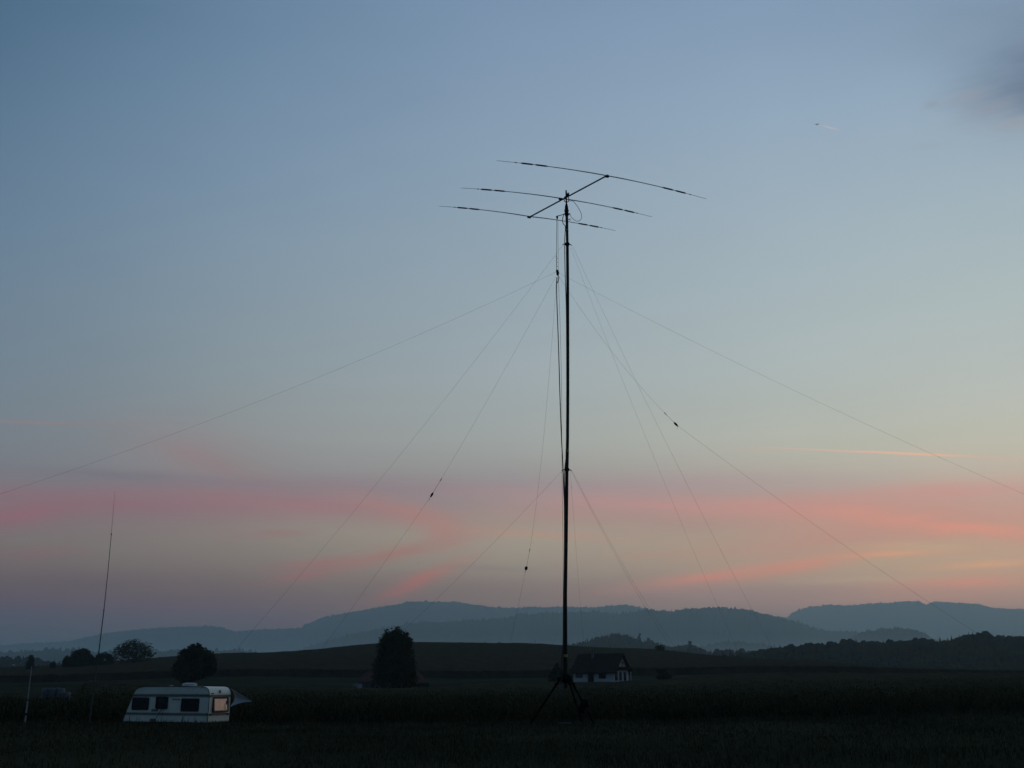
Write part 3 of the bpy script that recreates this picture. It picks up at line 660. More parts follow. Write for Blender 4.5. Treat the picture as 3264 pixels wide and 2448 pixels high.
# ------------------------------------------------------------------ caravan
def caravan():
    L, W = 6.5, 2.15; ang = R(-21)
    corner = P(661, 2303, 64.5)                       # near lower corner of body: x=L, y=0
    ax = Vector((math.cos(ang), math.sin(ang), 0)); ay = Vector((-ax.y, ax.x, 0))
    org = corner-ax*L; gz = terr(corner.x, corner.y)
    body_z = corner.z
    def T(x, y, z): return org+ax*x+ay*y+Vector((0, 0, z))
    mt = Matrix(((ax.x, ay.x, 0), (ax.y, ay.y, 0), (0, 0, 1)))
    c = T(L/2, W/2, 0); e = empty('caravan', (c.x, c.y, gz)); tag(e, 'white touring caravan parked at the meadow edge before the maize', 'caravan')
    prof = [(0.02, 0), (0.0, .12), (.57, 1.49), (.66, 1.74), (.80, 1.93), (1.05, 2.05), (1.5, 2.11), (3.5, 2.13), (6.0, 2.10), (6.22, 2.05), (6.38, 1.93), (6.47, 1.75), (6.5, 1.5), (6.5, .06), (6.46, 0)]
    def extr(pr, y0, y1, dz=0):
        b = MB(); n = len(pr); vs = [T(x, y0, z+dz) for x, z in pr]+[T(x, y1, z+dz) for x, z in pr]
        fs = [tuple(range(n)), tuple(range(n, 2*n))[::-1]]+[(i, i+n, (i+1) % n+n, (i+1) % n) for i in range(n)]
        b.add(vs, fs); return b
    body = extr(prof, .0, W).build('body', 'cara', e)
    # side edge trim following the outline, on both ends of the width
    tb = MB()
    for y in (-.012, W+.012):
        tb.tube([T(x, y, z) for x, z in prof[1:-1]], .022, 6)
    tb.build('edge_trim', 'trim', e)
    # horizontal bands on side and rear
    def xs_at(z): return max(0, (z-.12)*.57/1.37)
    b = MB()
    for z0, z1 in ((1.52, 1.62), (.42, .50)):
        b.add([T(xs_at(z0)+.03, -.006, z0), T(L-.03, -.006, z0), T(L-.03, -.006, z1), T(xs_at(z1)+.03, -.006, z1)], [(0, 1, 2, 3)])
        b.add([T(L+.006, .03, z0), T(L+.006, W-.03, z0), T(L+.006, W-.03, z1), T(L+.006, .03, z1)], [(0, 1, 2, 3)])
    b.build('colour_band', 'stripe', e)
    b = MB()
    for z in (1.645, 1.495, .525, .395):
        b.tube([T(xs_at(z)+.03, -.008, z), T(L-.02, -.008, z)], .011, 4); 
    for z in (1.495, .39): b.tube([T(L+.008, .02, z), T(L+.008, W-.02, z)], .018 if z > 1 else .01, 4)
    b.build('rub_strip', 'trim', e)
    def rrect(cx, cz, w, h, r=.08, n=4):
        o = []
        for (sx, sz, a0) in ((1, 1, 0), (-1, 1, 90), (-1, -1, 180), (1, -1, 270)):
            for k in range(n+1):
                a = R(a0+90*k/n); o.append((cx+sx*(w/2-r)+r*math.cos(a), cz+sz*(h/2-r)+r*math.sin(a)))
        return o
    def win(cx, cz, w, h, side=True, glass='glass', frame_w=.05, bulge=.04):
        o = rrect(cx, cz, w, h); i_ = rrect(cx, cz, w-2*frame_w, h-2*frame_w, .05)
        m_ = (lambda u, z, d: T(u, -d, z)) if side else (lambda u, z, d: T(L+d+(.02+.10*(cz+h/2-z) if d > .004 else 0), u, z))
        b = MB(); n = len(o); vs = [m_(u, z, .003) for u, z in o]+[m_(u, z, bulge) for u, z in o]+[m_(u, z, bulge) for u, z in i_]+[m_(u, z, bulge*.5) for u, z in i_]
        fs = []
        for k in range(3): fs += [(k*n+j, k*n+(j+1) % n, (k+1)*n+(j+1) % n, (k+1)*n+j) for j in range(n)]
        b.add(vs, fs); wo_ = b.build('window', 'trim', e)
        b = MB(); b.add([m_(u, z, bulge*.5) for u, z in i_], [tuple(range(n))]); b.build('pane', glass, wo_)
        return wo_
    win(1.27, 1.07, 1.32, .76); win(2.95, 1.14, .90, .74, bulge=.09); win(5.10, 1.02, 1.36, .78)
    win(W*.5+.02, 1.03, 1.52, .90, side=False, glass='pane', frame_w=.10)
    b = MB(); b.box(T(4.0, -.02, 1.36), (.62, .03, .035), mt); b.build('vent_slot', 'trim', e)
    b = MB(); b.box(T(2.42, -.008, .68), (.5, .02, .14), mt); b.build('vent', 'stripe', e)
    b = MB(); b.box(T(2.35, -.008, .10), (.46, .02, .16), mt); b.build('vent', 'stripe', e)
    b = MB(); cz = T(4.25, W*.4, 2.14); ring = []
    for i, (r, z) in enumerate(((.50, .0), (.50, .12), (.42, .17), (.2, .20))):
        ring += [cz+mt@Vector((r*math.cos(a*math.pi/8), r*.8*math.sin(a*math.pi/8), z)) for a in range(16)]
    b.add(ring, [(i*16+a, i*16+(a+1) % 16, (i+1)*16+(a+1) % 16, (i+1)*16+a) for i in range(3) for a in range(16)]+[tuple(48+a for a in range(16))]); b.build('roof_dome', 'plastic', e)
    b = MB(); b.box(T(3.0, W*.3, 2.16), (.16, .16, .06), mt); b.build('roof_vent', 'plastic', e)
    # oval badge and small plate on rear
    b = MB(); cz = T(L-.02, W*.49, 1.80)
    rr = [T(6.44+.05*0, W*.49+.085*math.cos(a*math.pi/6), 1.79+.13*math.sin(a*math.pi/6)) for a in range(12)]
    nrm = Vector((ax.x, ax.y, .25))
    b.tube([T(6.43, W*.49, 1.79), T(6.495, W*.49, 1.80)], .10, 12); b.tube([T(6.47, W*.49, 1.88), T(6.482, W*.49, 1.885)], .05, 8); b.build('badge', 'stripe', e)
    b = MB(); b.box(T(6.50, .28, 1.70), (.03, .22, .06), mt); b.build('name_plate', 'stripe', e)
    for yy in (.22, W-.22):
        b = MB(); b.box(T(L+.02, yy, .46), (.03, .2, .09), mt); b.build('tail_lamp', 'trim', e)
    b = MB(); b.box(T(L/2+.3, W/2, -.06), (L-.9, W-.2, .12), mt); b.build('chassis', 'trim', e)
    wz = gz-body_z
    for yy in (.12, W-.12):
        b = MB(); b.tube([T(3.4, yy-.09, wz+.33), T(3.4, yy+.09, wz+.33)], .33, 18); wh = b.build('wheel', 'black', e)
        b = MB(); b.tube([T(3.4, yy-.1, wz+.33), T(3.4, yy+.1, wz+.33)], .18, 14); b.build('rim', 'steel', wh)
    for x, y in ((.9, .15), (6.35, .08), (6.35, W-.12)):
        b = MB(); b.tube([T(x, y, 0), T(x-.12 if x > 3 else x+.1, y, wz)], .03, 6); b.build('corner_steady', 'trim', e)
    b = MB(); b.tube([T(.3, W/2, -.02), T(-1.1, W/2, -.02)], .05, 6); b.tube([T(-.95, W/2, -.02), T(-.95, W/2, wz)], .03, 6); b.build('drawbar', 'trim', e)
    # leaning prop below the middle window
    b = MB(); b.tube([T(2.95, -.03, .72), T(2.72, -.75, wz)], .016, 6); tag(b.build('leaning_rod', 'black'), 'thin dark rod leaning against the caravan below its middle window', 'rod')
    b = MB(); b.tube([T(3.12, -.03, .74), T(3.32, -.5, wz)], .010, 6); tag(b.build('leaning_rod', 'black'), 'thinner right-hand rod propped on the caravan side', 'rod')
    # awning sail on the far side
    tip = P(803, 2236, 66.8); a0 = T(L-.05, W+.02, 1.98); a1 = T(L-.1, W+.02, .82); 
    b = MB(); n = 10; vs = []
    back = T(L-1.6, W+1.9, 1.75)
    for i in range(n+1):
        for j in range(n+1):
            u = i/n; v = j/n; p = a0.lerp(a1, v).lerp(tip, u)
            p = p+ay*(.5*math.sin(math.pi*v)*(1-u)) + Vector((0, 0, .10*math.sin(math.pi*u)*v))
            p.z += .012*math.sin(v*19+u*4)*(1-u)
            vs.append(p)
    b.add(vs, [(i*(n+1)+j, i*(n+1)+j+1, (i+1)*(n+1)+j+1, (i+1)*(n+1)+j) for i in range(n) for j in range(n)])
    aw = empty('awning', (tip.x, tip.y, terr(tip.x, tip.y))); tag(aw, 'pale triangular awning cloth stretched from the rear of the caravan', 'awning')
    o = b.build('cloth', 'tarp', aw, smooth=True); so = o.modifiers.new('t', 'SOLIDIFY'); so.thickness = .01
    b = MB(); b.tube([tip+Vector((0, 0, .03)), Vector((tip.x-.08, tip.y, terr(tip.x, tip.y)))], .014, 6); b.build('pole', 'steel', aw)
    g_ = tip+Vector((1.3, .6, 0)); g_.z = terr(g_.x, g_.y); b = MB(); b.tube([tip, g_], .006, 5); b.build('guy_line', 'rope', aw)
caravan()
# ------------------------------------------------------------------ wrapped bales behind the maize
def bale_stack():
    proto = None; Y = 106
    xs = [(147, 2194, 0), (166, 2193, 0), (184, 2192, .4), (198, 2194, 0), (196, 2204, -2.2), (215, 2206, -2.2)]
    names = ['leftmost wrapped bale of the pale row standing behind the maize', 'second wrapped bale from the left in the pale row', 'middle wrapped bale of the pale row, its top a touch higher', 'wrapped bale at the right end of the taller back row', 'lower front bale against the right end of the back row', 'rightmost and palest bale, lower than the row behind']
    for (px, top, dy), lb in zip(xs, names):
        p = P(px, top, Y+dy*1); g = terr(p.x, Y+dy); h = (p.z-g)
        for s in range(2):
            b = MB(); r = .33; z0 = g+h*s/2; n = 16
            pts = [Vector((p.x, Y+dy, z0+h/2*t)) for t in (0, .04, .12, .5, .88, .95, 1)]
            b.tube(pts, [r*.8, r*.95, r, r*1.02, r, r*.93, r*.7], n)
            o = b.build('wrapped_bale', 'wrap' if px < 210 else 'wrap', smooth=False)
            tag(o, lb if s else lb.replace('bale', 'bale hidden underneath the upper bale', 1), 'bale', 'plastic wrapped bales behind the maize')
            if s == 1:
                c = MB(); c.tube([Vector((p.x, Y+dy, z0+h/2-.02)), Vector((p.x, Y+dy, z0+h/2+.05))], [r*.9, r*.5], n); c.build('folded_cap', 'board', o)
            else: bpy.data.objects.remove(o)
            if s == 1:
                o2 = MB(); o2.tube([Vector((p.x, Y+dy, g)), Vector((p.x, Y+dy, z0))], r*.96, n)
                oo = o2.build('lower_bale', 'wrap'); tag(oo, 'shaded lower bale carrying the '+lb.split(' of ')[0].split(' in ')[0].split(' at ')[0].split(' against ')[0].split(',')[0], 'bale', 'plastic wrapped bales behind the maize')
bale_stack()
# ------------------------------------------------------------------ white house
def house():
    Lh, Wh = 10.6, 9.2; ang = R(-28)
    near = P(1958, 2169, 246); gz = near.z
    ax = Vector((math.cos(ang), math.sin(ang), 0)); ay = Vector((-ax.y, ax.x, 0)); org = near-ax*Lh
    T = lambda x, y, z: org+ax*x+ay*y+Vector((0, 0, z))
    mt = Matrix(((ax.x, ay.x, 0), (ax.y, ay.y, 0), (0, 0, 1)))
    c = T(Lh/2, Wh/2, 0); e = empty('white_house', (c.x, c.y, gz-.6)); tag(e, 'white house with a steep dark roof on the slope right of the mast', 'house')
    wh = 2.25; rh = 4.0
    b = MB(); vs = [T(0, 0, -1), T(Lh, 0, -1), T(Lh, Wh, -1), T(0, Wh, -1), T(0, 0, wh), T(Lh, 0, wh), T(Lh, Wh, wh), T(0, Wh, wh), T(0, Wh/2, wh+rh), T(Lh, Wh/2, wh+rh)]
    b.add(vs, [(0, 1, 5, 4), (2, 3, 7, 6), (1, 2, 6, 9, 5), (3, 0, 4, 8, 7)]); b.build('wall', 'render', e)
    ov = .8; s = rh/(Wh/2); b = MB()
    for y0, sg in ((-.6, 1), (Wh+.6, -1)):
        z0 = wh-.6*s+.08; ym = Wh/2; zt = wh+rh+.10
        b.add([T(-ov, y0, z0), T(Lh+ov, y0, z0), T(Lh+ov, ym, zt), T(-ov, ym, zt), T(-ov, y0, z0-.22), T(Lh+ov, y0, z0-.22), T(Lh+ov, ym, zt-.28), T(-ov, ym, zt-.28)],
              [(0, 1, 2, 3), (4, 7, 6, 5), (0, 4, 5, 1), (1, 5, 6, 2), (0, 3, 7, 4)])
    roof = b.build('roof', 'roof', e)
    b = MB(); b.box(T(3.6, Wh/2-1.0, wh+rh+.0), (.5, .5, 1.9), mt); b.build('chimney', 'render2', roof)
    b = MB(); b.box(T(3.6, Wh/2-1.0, wh+rh+1.0), (.62, .62, .1), mt); b.build('chimney_cap', 'trim', roof)
    def opening(name, x, w, z0, z1, gable=False, m='glass', fm='timber'):
        f = (lambda u, z, d: T(Lh+d, u, z)) if gable else (lambda u, z, d: T(u, -d, z))
        mm = Matrix(((ay.x, ax.x, 0), (ay.y, ax.y, 0), (0, 0, 1))) if gable else mt
        b = MB(); b.box(f(x, (z0+z1)/2, .04), (w, .1, z1-z0), mm); o = b.build(name, fm, e)
        b = MB()
        for k in (-1, 1): b.box(f(x+k*w*.235, (z0+z1)/2, .10), (w*.40, .03, (z1-z0)*.86), mm)
        b.build('pane', m, o); return o
    opening('window', 1.5, 1.7, .65, 1.95); opening('door', 4.6, 1.5, -.3, 1.9, m='timber'); opening('window', 7.6, 1.8, .45, 1.95)
    for yy in (1.2, 4.0, 6.8): opening('window', yy, 1.7, .0, 1.95, True)
    opening('window', 5.3, 1.4, wh+.75, wh+2.1, True)
    b = MB(); b.box(T(Lh+.55, Wh/2, wh+.32), (1.1, Wh*.94, .16), mt); b.box(T(Lh+1.05, Wh/2, wh+.65), (.08, Wh*.94, .5), mt); b.build('balcony', 'timber', e)
    for yy in (.15, 2.6, 5.4, 8.2):
        b = MB(); b.box(T(Lh+1.0, yy, .55), (.2, .2, 3.1+.0), mt); b.build('balcony_post', 'render', e)
    b = MB(); b.tube([T(-.8, -.72, wh-.55), T(Lh+.8, -.72, wh-.55)], .07, 6); b.build('gutter', 'trim', e)
house()
def farmhouse():
    Lh, Wh = 14.5, 7.5; ang = R(-4)
    near = P(1140, 2213, 240); gz = terr(near.x, near.y)
    ax = Vector((math.cos(ang), math.sin(ang), 0)); ay = Vector((-ax.y, ax.x, 0)); org = Vector((near.x, near.y, gz))
    T = lambda x, y, z: org+ax*x+ay*y+Vector((0, 0, z)); mt = Matrix(((ax.x, ay.x, 0), (ax.y, ay.y, 0), (0, 0, 1)))
    c = T(Lh/2, Wh/2, 0); e = empty('farm_building', (c.x, c.y, gz)); tag(e, 'dim low farm building with reddish roof behind the tall tree', 'building')
    wh, rh = 2.3, 2.4; b = MB(); vs = [T(0, 0, -1), T(Lh, 0, -1), T(Lh, Wh, -1), T(0, Wh, -1), T(0, 0, wh), T(Lh, 0, wh), T(Lh, Wh, wh), T(0, Wh, wh), T(1.5, Wh/2, wh+rh), T(Lh-1.5, Wh/2, wh+rh)]
    b.add(vs, [(0, 1, 5, 4), (2, 3, 7, 6), (1, 2, 6, 5), (3, 0, 4, 7)]); b.build('wall', 'render2', e)
    b = MB(); o_ = .5; b.add([T(-o_, -o_, wh-.1), T(Lh+o_, -o_, wh-.1), T(Lh+o_, Wh+o_, wh-.1), T(-o_, Wh+o_, wh-.1), T(1.2, Wh/2, wh+rh), T(Lh-1.2, Wh/2, wh+rh)], [(0, 1, 5, 4), (2, 3, 4, 5), (1, 2, 5), (3, 0, 4), (0, 3, 2, 1)])
    b.build('roof', 'roofred', e)
    b = MB(); b.box(T(.35, -.07, 1.15), (1.15, .1, 1.5), mt); b.build('white_door', 'render', e)
    for x in (3.4, 6.0, 9.5, 12): b = MB(); b.box(T(x, -.05, 1.3), (.9, .08, .9), mt); o = b.build('window', 'timber', e); b = MB(); b.box(T(x, -.10, 1.3), (.74, .03, .74), mt); b.build('pane', 'glass', o)
    b = MB(); b.box(T(-.6, -.4, 1.75), (1.0, .6, .08), Matrix.Rotation(-.5, 3, 'Y')); b.box(T(-.45, -.4, 1.5), (.1, .3, .5), mt); tag(b.build('porch_panel', 'render'), 'small tilted pale panel beside the corner of the farm building', 'panel')
farmhouse()
# far rail / fence posts on the left pasture edge
# ------------------------------------------------------------------ airliner high up
q = ray(2603, 396).normalized()*9000+Vector((0, 0, H))
b = MB(); d = (ray(2590, 391).normalized()*9000+Vector((0, 0, H))-q).normalized(); d.z *= .2; d.normalize(); s = d.cross(Vector((0, 0, 1))).normalized()
b.tube([q-d*19, q-d*14, q+d*15, q+d*19], [.6, 2, 2, .5], 8)
for sg in (-1, 1): b.add([q+d*4, q-d*3, q-d*9+s*sg*17+Vector((0, 0, .5)), q-d*6+s*sg*17+Vector((0, 0, .5)), q+d*4-Vector((0, 0, .5)), q-d*3-Vector((0, 0, .5))], [(0, 1, 2, 3), (4, 3, 2, 5), (1, 5, 2), (0, 3, 4)])
for sg in (-1, 1): b.add([q-d*15, q-d*18, q-d*20+s*sg*6, q-d*18.5+s*sg*6], [(0, 1, 2, 3)])
b.add([q-d*14, q-d*18, q-d*20+Vector((0, 0, 7)), q-d*18+Vector((0, 0, 7))], [(0, 1, 2, 3)])
tag(b.build('airliner', 'plane'), 'tiny airliner high in the sky ahead of its pink vapour trail', 'aeroplane')

# ------------------------------------------------------------------ haze
HD = 1.2e-4; ZTOP = 1150.0; BX = 17500.0
hm = bpy.data.materials.new('haze_air'); hm.use_nodes = True; nt = hm.node_tree
for n in list(nt.nodes): nt.nodes.remove(n)
ou = nt.nodes.new('ShaderNodeOutputMaterial'); pv = nt.nodes.new('ShaderNodeVolumePrincipled')
pv.inputs['Density'].default_value = HD; pv.inputs['Color'].default_value = (.65, .91, 1, 1); pv.inputs['Anisotropy'].default_value = .6
nt.links.new(pv.outputs['Volume'], ou.inputs['Volume'])
b = MB(); b.box((0, 0, (ZTOP-60)/2), (2*BX, 2*BX, ZTOP+60)); o = b.build('haze', hm); tag(o, 'thin blue evening haze filling the valley and hills', kind='stuff'); o['category'] = 'haze'

mm_ = hm.copy(); mm_.name = 'valley_mist_air'; mm_.node_tree.nodes['Principled Volume'].inputs['Density'].default_value = 2.2e-4
b = MB(); b.box((0, 4650, 40), (12000, 3300, 205)); o = b.build('valley_mist', mm_); tag(o, 'pale low mist lying in the valley at the foot of the hills', kind='stuff')
# ------------------------------------------------------------------ sky
XC = [0, 650, 1630, 2600, 3264]
SKY = [ # y : colours of the five columns
 (0,    [(77, 105, 129), (97, 124, 149), (122, 144, 170), (130, 152, 176), (124, 146, 168)]),
 (300,  [(89, 114, 137), (110, 135, 159), (131, 152, 174), (145, 166, 186), (146, 164, 180)]),
 (600,  [(99, 124, 146), (119, 141, 161), (139, 158, 174), (156, 172, 184), (160, 176, 184)]),
 (900,  [(107, 127, 144), (127, 145, 158), (147, 162, 171), (164, 178, 183), (172, 184, 183)]),
 (1200, [(112, 127, 139), (133, 145, 150), (155, 165, 168), (172, 180, 177), (181, 185, 179)]),
 (1400, [(116, 125, 132), (138, 141, 141), (156, 160, 157), (178, 179, 166), (188, 185, 167)]),
 (1500, [(118, 121, 127), (134, 131, 132), (150, 149, 146), (176, 170, 158), (188, 174, 158)]),
 (1570, [(120, 113, 120), (132, 120, 124), (146, 135, 137), (172, 150, 143), (190, 158, 144)]),
 (1640, [(122, 110, 114), (134, 120, 120), (154, 138, 130), (172, 142, 132), (192, 150, 136)]),
 (1720, [(118, 114, 112), (130, 124, 118), (156, 148, 134), (172, 148, 132), (186, 150, 132)]),
 (1800, [(110, 106, 106), (120, 113, 110), (144, 136, 126), (168, 150, 132), (182, 156, 134)]),
 (1880, [(101, 97, 101), (108, 102, 103), (124, 116, 114), (150, 132, 126), (164, 138, 128)]),
 (1950, [(92, 92, 100), (100, 97, 101), (116, 110, 112), (136, 122, 122), (146, 128, 124)]),
 (2020, [(84, 87, 98), (90, 92, 99), (106, 105, 110), (122, 116, 120), (130, 120, 120)]),
 (2180, [(72, 78, 92), (78, 84, 94), (90, 94, 102), (104, 104, 110), (112, 108, 112)])]
SY = [s[0] for s in SKY]
def photo_sky(x, y):
    x = max(0, min(3264, x)); y = max(0, min(2180, y)); i = 0
    while i < len(SY)-2 and y > SY[i+1]: i += 1
    t = (y-SY[i])/(SY[i+1]-SY[i])
    return [lerp(interp(XC, [lin(c)[k] for c in SKY[i][1]], x), interp(XC, [lin(c)[k] for c in SKY[i+1][1]], x), t) for k in range(3)]
def pix(az, el):
    d = Vector((math.sin(R(az))*math.cos(R(el)), math.cos(R(az))*math.cos(R(el)), math.sin(R(el))))
    fx = d.x; fz = d.y*CP+d.z*SP; fy = -d.y*SP+d.z*CP
    return (1632+F*fx/fz, 1224-F*fy/fz)
HAZ = {'l': (.09, .13, .16), 'r': (.12, .155, .185)}
def haze_T(el):
    s = max(math.sin(R(el)), 1e-3); L = min((ZTOP-H)/s, BX/math.cos(R(el))); return math.exp(-HD*L)
def unhaze(c, az, el):
    T_ = haze_T(el); w = max(0, min(1, (az+26)/52)); out = []
    for k in range(3):
        h = lerp(HAZ['l'][k], HAZ['r'][k], w); out.append(max(.3*c[k], (c[k]-h*(1-T_))/T_))
    return out
AZ = [-180, -120, -70, -32, -24, -16, -8, 0, 8, 16, 24, 32, 62, 120, 180]
ELS = [-8, 0, 1.5, 3, 4, 5, 6, 7, 8, 9, 10, 11, 12, 13.5, 15, 17, 19.5, 23, 27, 31, 35, 39, 46, 58, 75, 90]
BACK = lin((62, 83, 102)); ZEN = lin((82, 110, 148)); GLOW = [.55, .30, .25]
def sky_at(az, el):
    if abs(az) <= 32.1:
        x, y = pix(az, max(0, el)) if el < 44 else pix(az, 44)
        c = photo_sky(x, y); c = unhaze(c, az, max(el, .3))
    elif az == -70:
        c = [v*.55 for v in sky_at(-32, el)]
        return c
    elif az == 62:
        c = sky_at(32, el); g = math.exp(-((el-3)/11.0)**2); return [c[k]*.8*(1-.6*g)+GLOW[k]*.6*g for k in range(3)]
    elif az == 120:
        return [lerp(BACK[k], ZEN[k], min(1, max(0, el)/70))*1.2 for k in range(3)]
    else:
        return [lerp(BACK[k], ZEN[k], min(1, max(0, el)/70)) for k in range(3)]
    w = min(1, max(0, (el-38)/30.0))
    return [lerp(c[k], ZEN[k], w) for k in range(3)]
wd = bpy.data.worlds.new('World'); SC.world = wd; wd.use_nodes = True; nt = wd.node_tree; N = nt.nodes; LK = nt.links
for n in list(N): N.remove(n)
def math_(op, a, b_=None, c=None, clamp=False):
    n = N.new('ShaderNodeMath'); n.operation = op; n.use_clamp = clamp
    for i, v in enumerate((a, b_, c)):
        if v is None: continue
        if isinstance(v, (int, float)): n.inputs[i].default_value = v
        else: LK.new(v, n.inputs[i])
    return n.outputs[0]
tc = N.new('ShaderNodeTexCoord'); sx = N.new('ShaderNodeSeparateXYZ'); LK.new(tc.outputs['Generated'], sx.inputs[0])
az = math_('MULTIPLY', math_('ARCTAN2', sx.outputs[0], sx.outputs[1]), 180/math.pi)
el = math_('MULTIPLY', math_('ARCSINE', sx.outputs[2]), 180/math.pi)
cb = N.new('ShaderNodeCombineXYZ'); LK.new(az, cb.inputs[0]); LK.new(el, cb.inputs[1])
def wnoise(sxx, syy, detail, seed, rough=.5):
    mp = N.new('ShaderNodeMapping'); mp.inputs['Scale'].default_value = (sxx, syy, 1); mp.inputs['Location'].default_value = (seed, seed*1.7, seed)
    LK.new(cb.outputs[0], mp.inputs['Vector']); n = N.new('ShaderNodeTexNoise'); n.inputs['Scale'].default_value = 1; n.inputs['Detail'].default_value = detail; n.inputs['Roughness'].default_value = rough
    LK.new(mp.outputs[0], n.inputs['Vector']); return n.outputs['Fac']
wv = math_('SUBTRACT', wnoise(.07, .45, 5, 3), .5); wf = math_('SUBTRACT', wnoise(.35, 2.2, 5, 11, .6), .5)
low = math_('SUBTRACT', 1, math_('DIVIDE', math_('ABSOLUTE', math_('SUBTRACT', el, 8)), 12, clamp=True), clamp=True)
warp = math_('MULTIPLY', math_('ADD', math_('MULTIPLY', wv, 1.6), math_('MULTIPLY', wf, .5)), low)
elw = math_('ADD', el, warp)
cb2 = N.new('ShaderNodeCombineXYZ'); LK.new(math_('ADD', az, math_('MULTIPLY', wf, 2.0)), cb2.inputs[0]); LK.new(math_('ADD', el, math_('ADD', math_('MULTIPLY', wv, 1.0), math_('MULTIPLY', wf, .35))), cb2.inputs[1])
fac = math_('DIVIDE', math_('ADD', elw, 8), 98)
prev = None
for i, a in enumerate(AZ):
    r = N.new('ShaderNodeValToRGB'); cr = r.color_ramp
    while len(cr.elements) < len(ELS): cr.elements.new(.5)
    for k, e_ in enumerate(ELS): cr.elements[k].position = (e_+8)/98
    for k, e_ in enumerate(ELS):
        c = sky_at(a, e_); cr.elements[k].color = (*c, 1)
    LK.new(fac, r.inputs[0])
    if prev is None: prev = r.outputs[0]; continue
    mx = N.new('ShaderNodeMix'); mx.data_type = 'RGBA'
    t = math_('DIVIDE', math_('SUBTRACT', az, AZ[i-1]), AZ[i]-AZ[i-1], clamp=True)
    LK.new(t, mx.inputs[0]); LK.new(prev, mx.inputs[6]); LK.new(r.outputs[0], mx.inputs[7]); prev = mx.outputs[2]
def azel(x, y):
    r = ray(x, y).normalized(); return math.degrees(math.atan2(r.x, r.y)), math.degrees(math.asin(r.z))
def patch(x, y, sxx, syy, rot, col, k, vec=None, sharp=False):
    """soft elongated cloud at a fixed sky direction (sizes in degrees*~55 px)"""
    global prev
    a, e_ = azel(x, y); c = unhaze(lin(col), a, e_)
    a2, e2 = azel(x+40*math.cos(R(rot)), y-40*math.sin(R(rot))); sc_ = math.hypot(a2-a, e2-e_)/40*56; rot = math.degrees(math.atan2(e2-e_, a2-a)); sxx *= sc_; syy *= sc_
    mp = N.new('ShaderNodeMapping'); mp.vector_type = 'TEXTURE'; mp.inputs['Location'].default_value = (a, e_, 0)
    mp.inputs['Rotation'].default_value = (0, 0, R(rot)); mp.inputs['Scale'].default_value = (sxx/56.0, syy/56.0, 1)
    LK.new(vec or cb2.outputs[0], mp.inputs['Vector'])
    g = N.new('ShaderNodeTexGradient'); g.gradient_type = 'QUADRATIC_SPHERE' if not sharp else 'SPHERICAL'; LK.new(mp.outputs[0], g.inputs['Vector'])
    w = math_('MULTIPLY', g.outputs['Fac'], k*(.72 if y > 1400 else .85), clamp=True)
    w = math_('MULTIPLY', w, cw, clamp=True)
    mx = N.new('ShaderNodeMix'); mx.data_type = 'RGBA'; LK.new(w, mx.inputs[0]); LK.new(prev, mx.inputs[6]); mx.inputs[7].default_value = (*c, 1); prev = mx.outputs[2]
cw = math_('ADD', math_('MULTIPLY', wnoise(.33, 2.6, 7, 41, .62), .9), .55)
PINK = (164, 104, 108); SAL = (206, 128, 118)
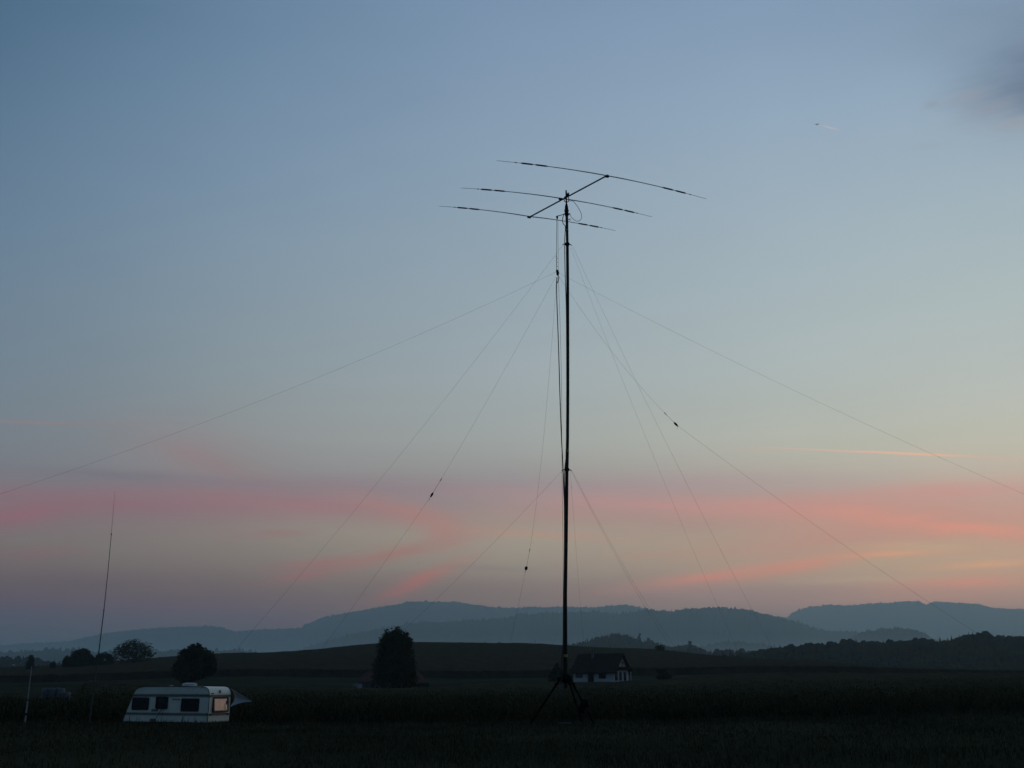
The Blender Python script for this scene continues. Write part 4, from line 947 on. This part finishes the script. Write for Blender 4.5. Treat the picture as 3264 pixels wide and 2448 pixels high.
for args in [
  (700, 1540, 1000, 60, -2, (124, 116, 124), .9), (1300, 1560, 900, 60, 0, (138, 124, 130), .9), (350, 1510, 500, 40, -3, (112, 110, 118), .7),
  (60, 1570, 500, 34, 0, (134, 112, 120), .9), (60, 1640, 560, 85, 8, (142, 103, 112), 1.1), (420, 1600, 1000, 84, -2, (139, 108, 114), 1.15),
  (640, 1435, 520, 170, -14, (142, 126, 126), .8), (620, 1450, 240, 60, -18, (146, 118, 119), .5), (760, 1500, 420, 60, -10, (144, 124, 124), .5),
  (1000, 1615, 760, 76, -4, (152, 114, 118), 1.05), (1320, 1640, 440, 76, -14, (166, 122, 118), .95), (1400, 1690, 190, 84, -30, (166, 124, 118), .85),
  (880, 1705, 220, 28, 0, (142, 110, 110), .8), (1250, 1770, 560, 52, 14, (154, 113, 109), 1.0), (1000, 1800, 260, 32, 6, (152, 106, 108), .9), (960, 1835, 260, 26, 8, (146, 104, 106), .8),
  (1350, 1850, 290, 52, 24, (158, 111, 107), 1.0), (1290, 1880, 220, 26, 18, (152, 106, 106), .7), (1570, 1815, 300, 18, -2, (124, 116, 120), .7),
  (120, 1765, 300, 40, 4, (130, 104, 108), .8), (300, 1850, 700, 60, 0, (100, 94, 100), .6),
  (1900, 1560, 900, 60, 0, (158, 136, 140), .8), (2150, 1610, 1100, 60, -2, (186, 138, 134), 1.0), (1850, 1640, 600, 50, -2, (172, 134, 128), .8), (2300, 1540, 900, 50, 2, (166, 146, 146), .7),
  (2700, 1640, 900, 110, -3, (198, 142, 130), 1.1), (3050, 1560, 700, 70, 3, (200, 140, 132), .9), (3100, 1690, 700, 50, -5, (214, 144, 126), 1.1), (2600, 1720, 800, 90, 8, (188, 138, 126), .8),
  (1750, 1705, 460, 22, -3, (176, 136, 122), 1.0), (2080, 1770, 300, 22, 2, (168, 132, 120), .8),
  (2250, 1845, 500, 44, 8, (190, 132, 120), 1.1), (2560, 1800, 560, 54, 11, (196, 134, 120), 1.0), (2860, 1762, 360, 24, 2, (212, 158, 124), 1.0), (2780, 1850, 640, 36, 2, (178, 158, 136), .7),
  (2950, 1740, 500, 26, 0, (186, 166, 136), .8), (3160, 1800, 420, 22, 4, (208, 158, 126), 1.0), (3080, 1855, 520, 46, 4, (196, 138, 124), 1.1), (2350, 1890, 800, 60, 0, (146, 128, 128), .7), (3000, 1905, 600, 50, 2, (166, 132, 126), .8),
(3340, 190, 520, 380, 0, (118, 134, 154), 1.0), (3270, 60, 340, 120, 0, (122, 138, 158), .8), (3330, 170, 400, 130, 3, (108, 122, 143), 1.2), (3330, 280, 430, 130, 4, (104, 117, 137), 1.35), (3290, 330, 300, 90, 8, (112, 126, 146), .8), (3080, 310, 160, 36, 10, (146, 148, 158), .8), (3150, 350, 200, 50, 12, (142, 146, 156), .8), (2960, 335, 60, 20, 12, (138, 146, 156), .8), (3250, 400, 240, 56, 8, (152, 151, 158), .8), (2950, 472, 120, 24, 4, (150, 160, 170), .6), (3020, 110, 500, 160, 0, (132, 150, 168), .7), (3080, 40, 300, 50, 4, (126, 144, 164), .6)]:
    patch(*args)
for args in [(2646, 407, 46, 4, -14, (190, 174, 176), .8), (2760, 1441, 420, 5, -2.2, (212, 176, 152), 1.3), (2930, 1448, 240, 6, -2.6, (226, 176, 148), 1.3), (150, 1348, 420, 8, -1.2, (138, 128, 130), 1.3), (2450, 1433, 250, 6, -2, (186, 168, 156), .9), (3200, 1462, 160, 7, -3, (204, 170, 154), .8)]:
    patch(*args, vec=cb.outputs[0], sharp=True)
# subtle unevenness of the air
n3 = wnoise(.12, .35, 4, 23); v = math_('ADD', math_('MULTIPLY', math_('SUBTRACT', n3, .5), .07), 1)
mg = N.new('ShaderNodeVectorMath'); mg.operation = 'SCALE'; LK.new(prev, mg.inputs[0]); LK.new(v, mg.inputs['Scale'])
# a breath of physical twilight sky on top
sky = N.new('ShaderNodeTexSky'); sky.sky_type = 'NISHITA'; sky.sun_disc = False; sky.sun_elevation = R(0.5); sky.sun_rotation = R(75); sky.altitude = 500
b1 = N.new('ShaderNodeBackground'); b1.inputs['Strength'].default_value = 1.0; LK.new(mg.outputs[0], b1.inputs['Color'])
b2 = N.new('ShaderNodeBackground'); b2.inputs['Strength'].default_value = .002; LK.new(sky.outputs[0], b2.inputs['Color'])
ad = N.new('ShaderNodeAddShader'); wo = N.new('ShaderNodeOutputWorld'); LK.new(b1.outputs[0], ad.inputs[0]); LK.new(b2.outputs[0], ad.inputs[1]); LK.new(ad.outputs[0], wo.inputs['Surface'])
sl = bpy.data.lights.new('sun', 'SUN'); so = bpy.data.objects.new('sun', sl); COL.objects.link(so); sl.energy = .02; sl.angle = R(20); sl.color = (1, .75, .6)
so.rotation_euler = Vector((-math.sin(R(75)), -math.cos(R(75)), -.06)).to_track_quat('-Z', 'Y').to_euler()

# ------------------------------------------------------------------ render
SC.view_settings.view_transform = 'Standard'; SC.view_settings.look = 'None'; SC.view_settings.exposure = 0; SC.view_settings.gamma = 1
cy = SC.cycles
cy.max_bounces = 6; cy.diffuse_bounces = 2; cy.glossy_bounces = 2; cy.transmission_bounces = 2; cy.volume_bounces = 1
cy.use_denoising = True
try: cy.denoiser = 'OPENIMAGEDENOISE'; cy.denoising_input_passes = 'RGB_ALBEDO_NORMAL'
except Exception: pass
SC.render.film_transparent = False
cy.sample_clamp_indirect = 3
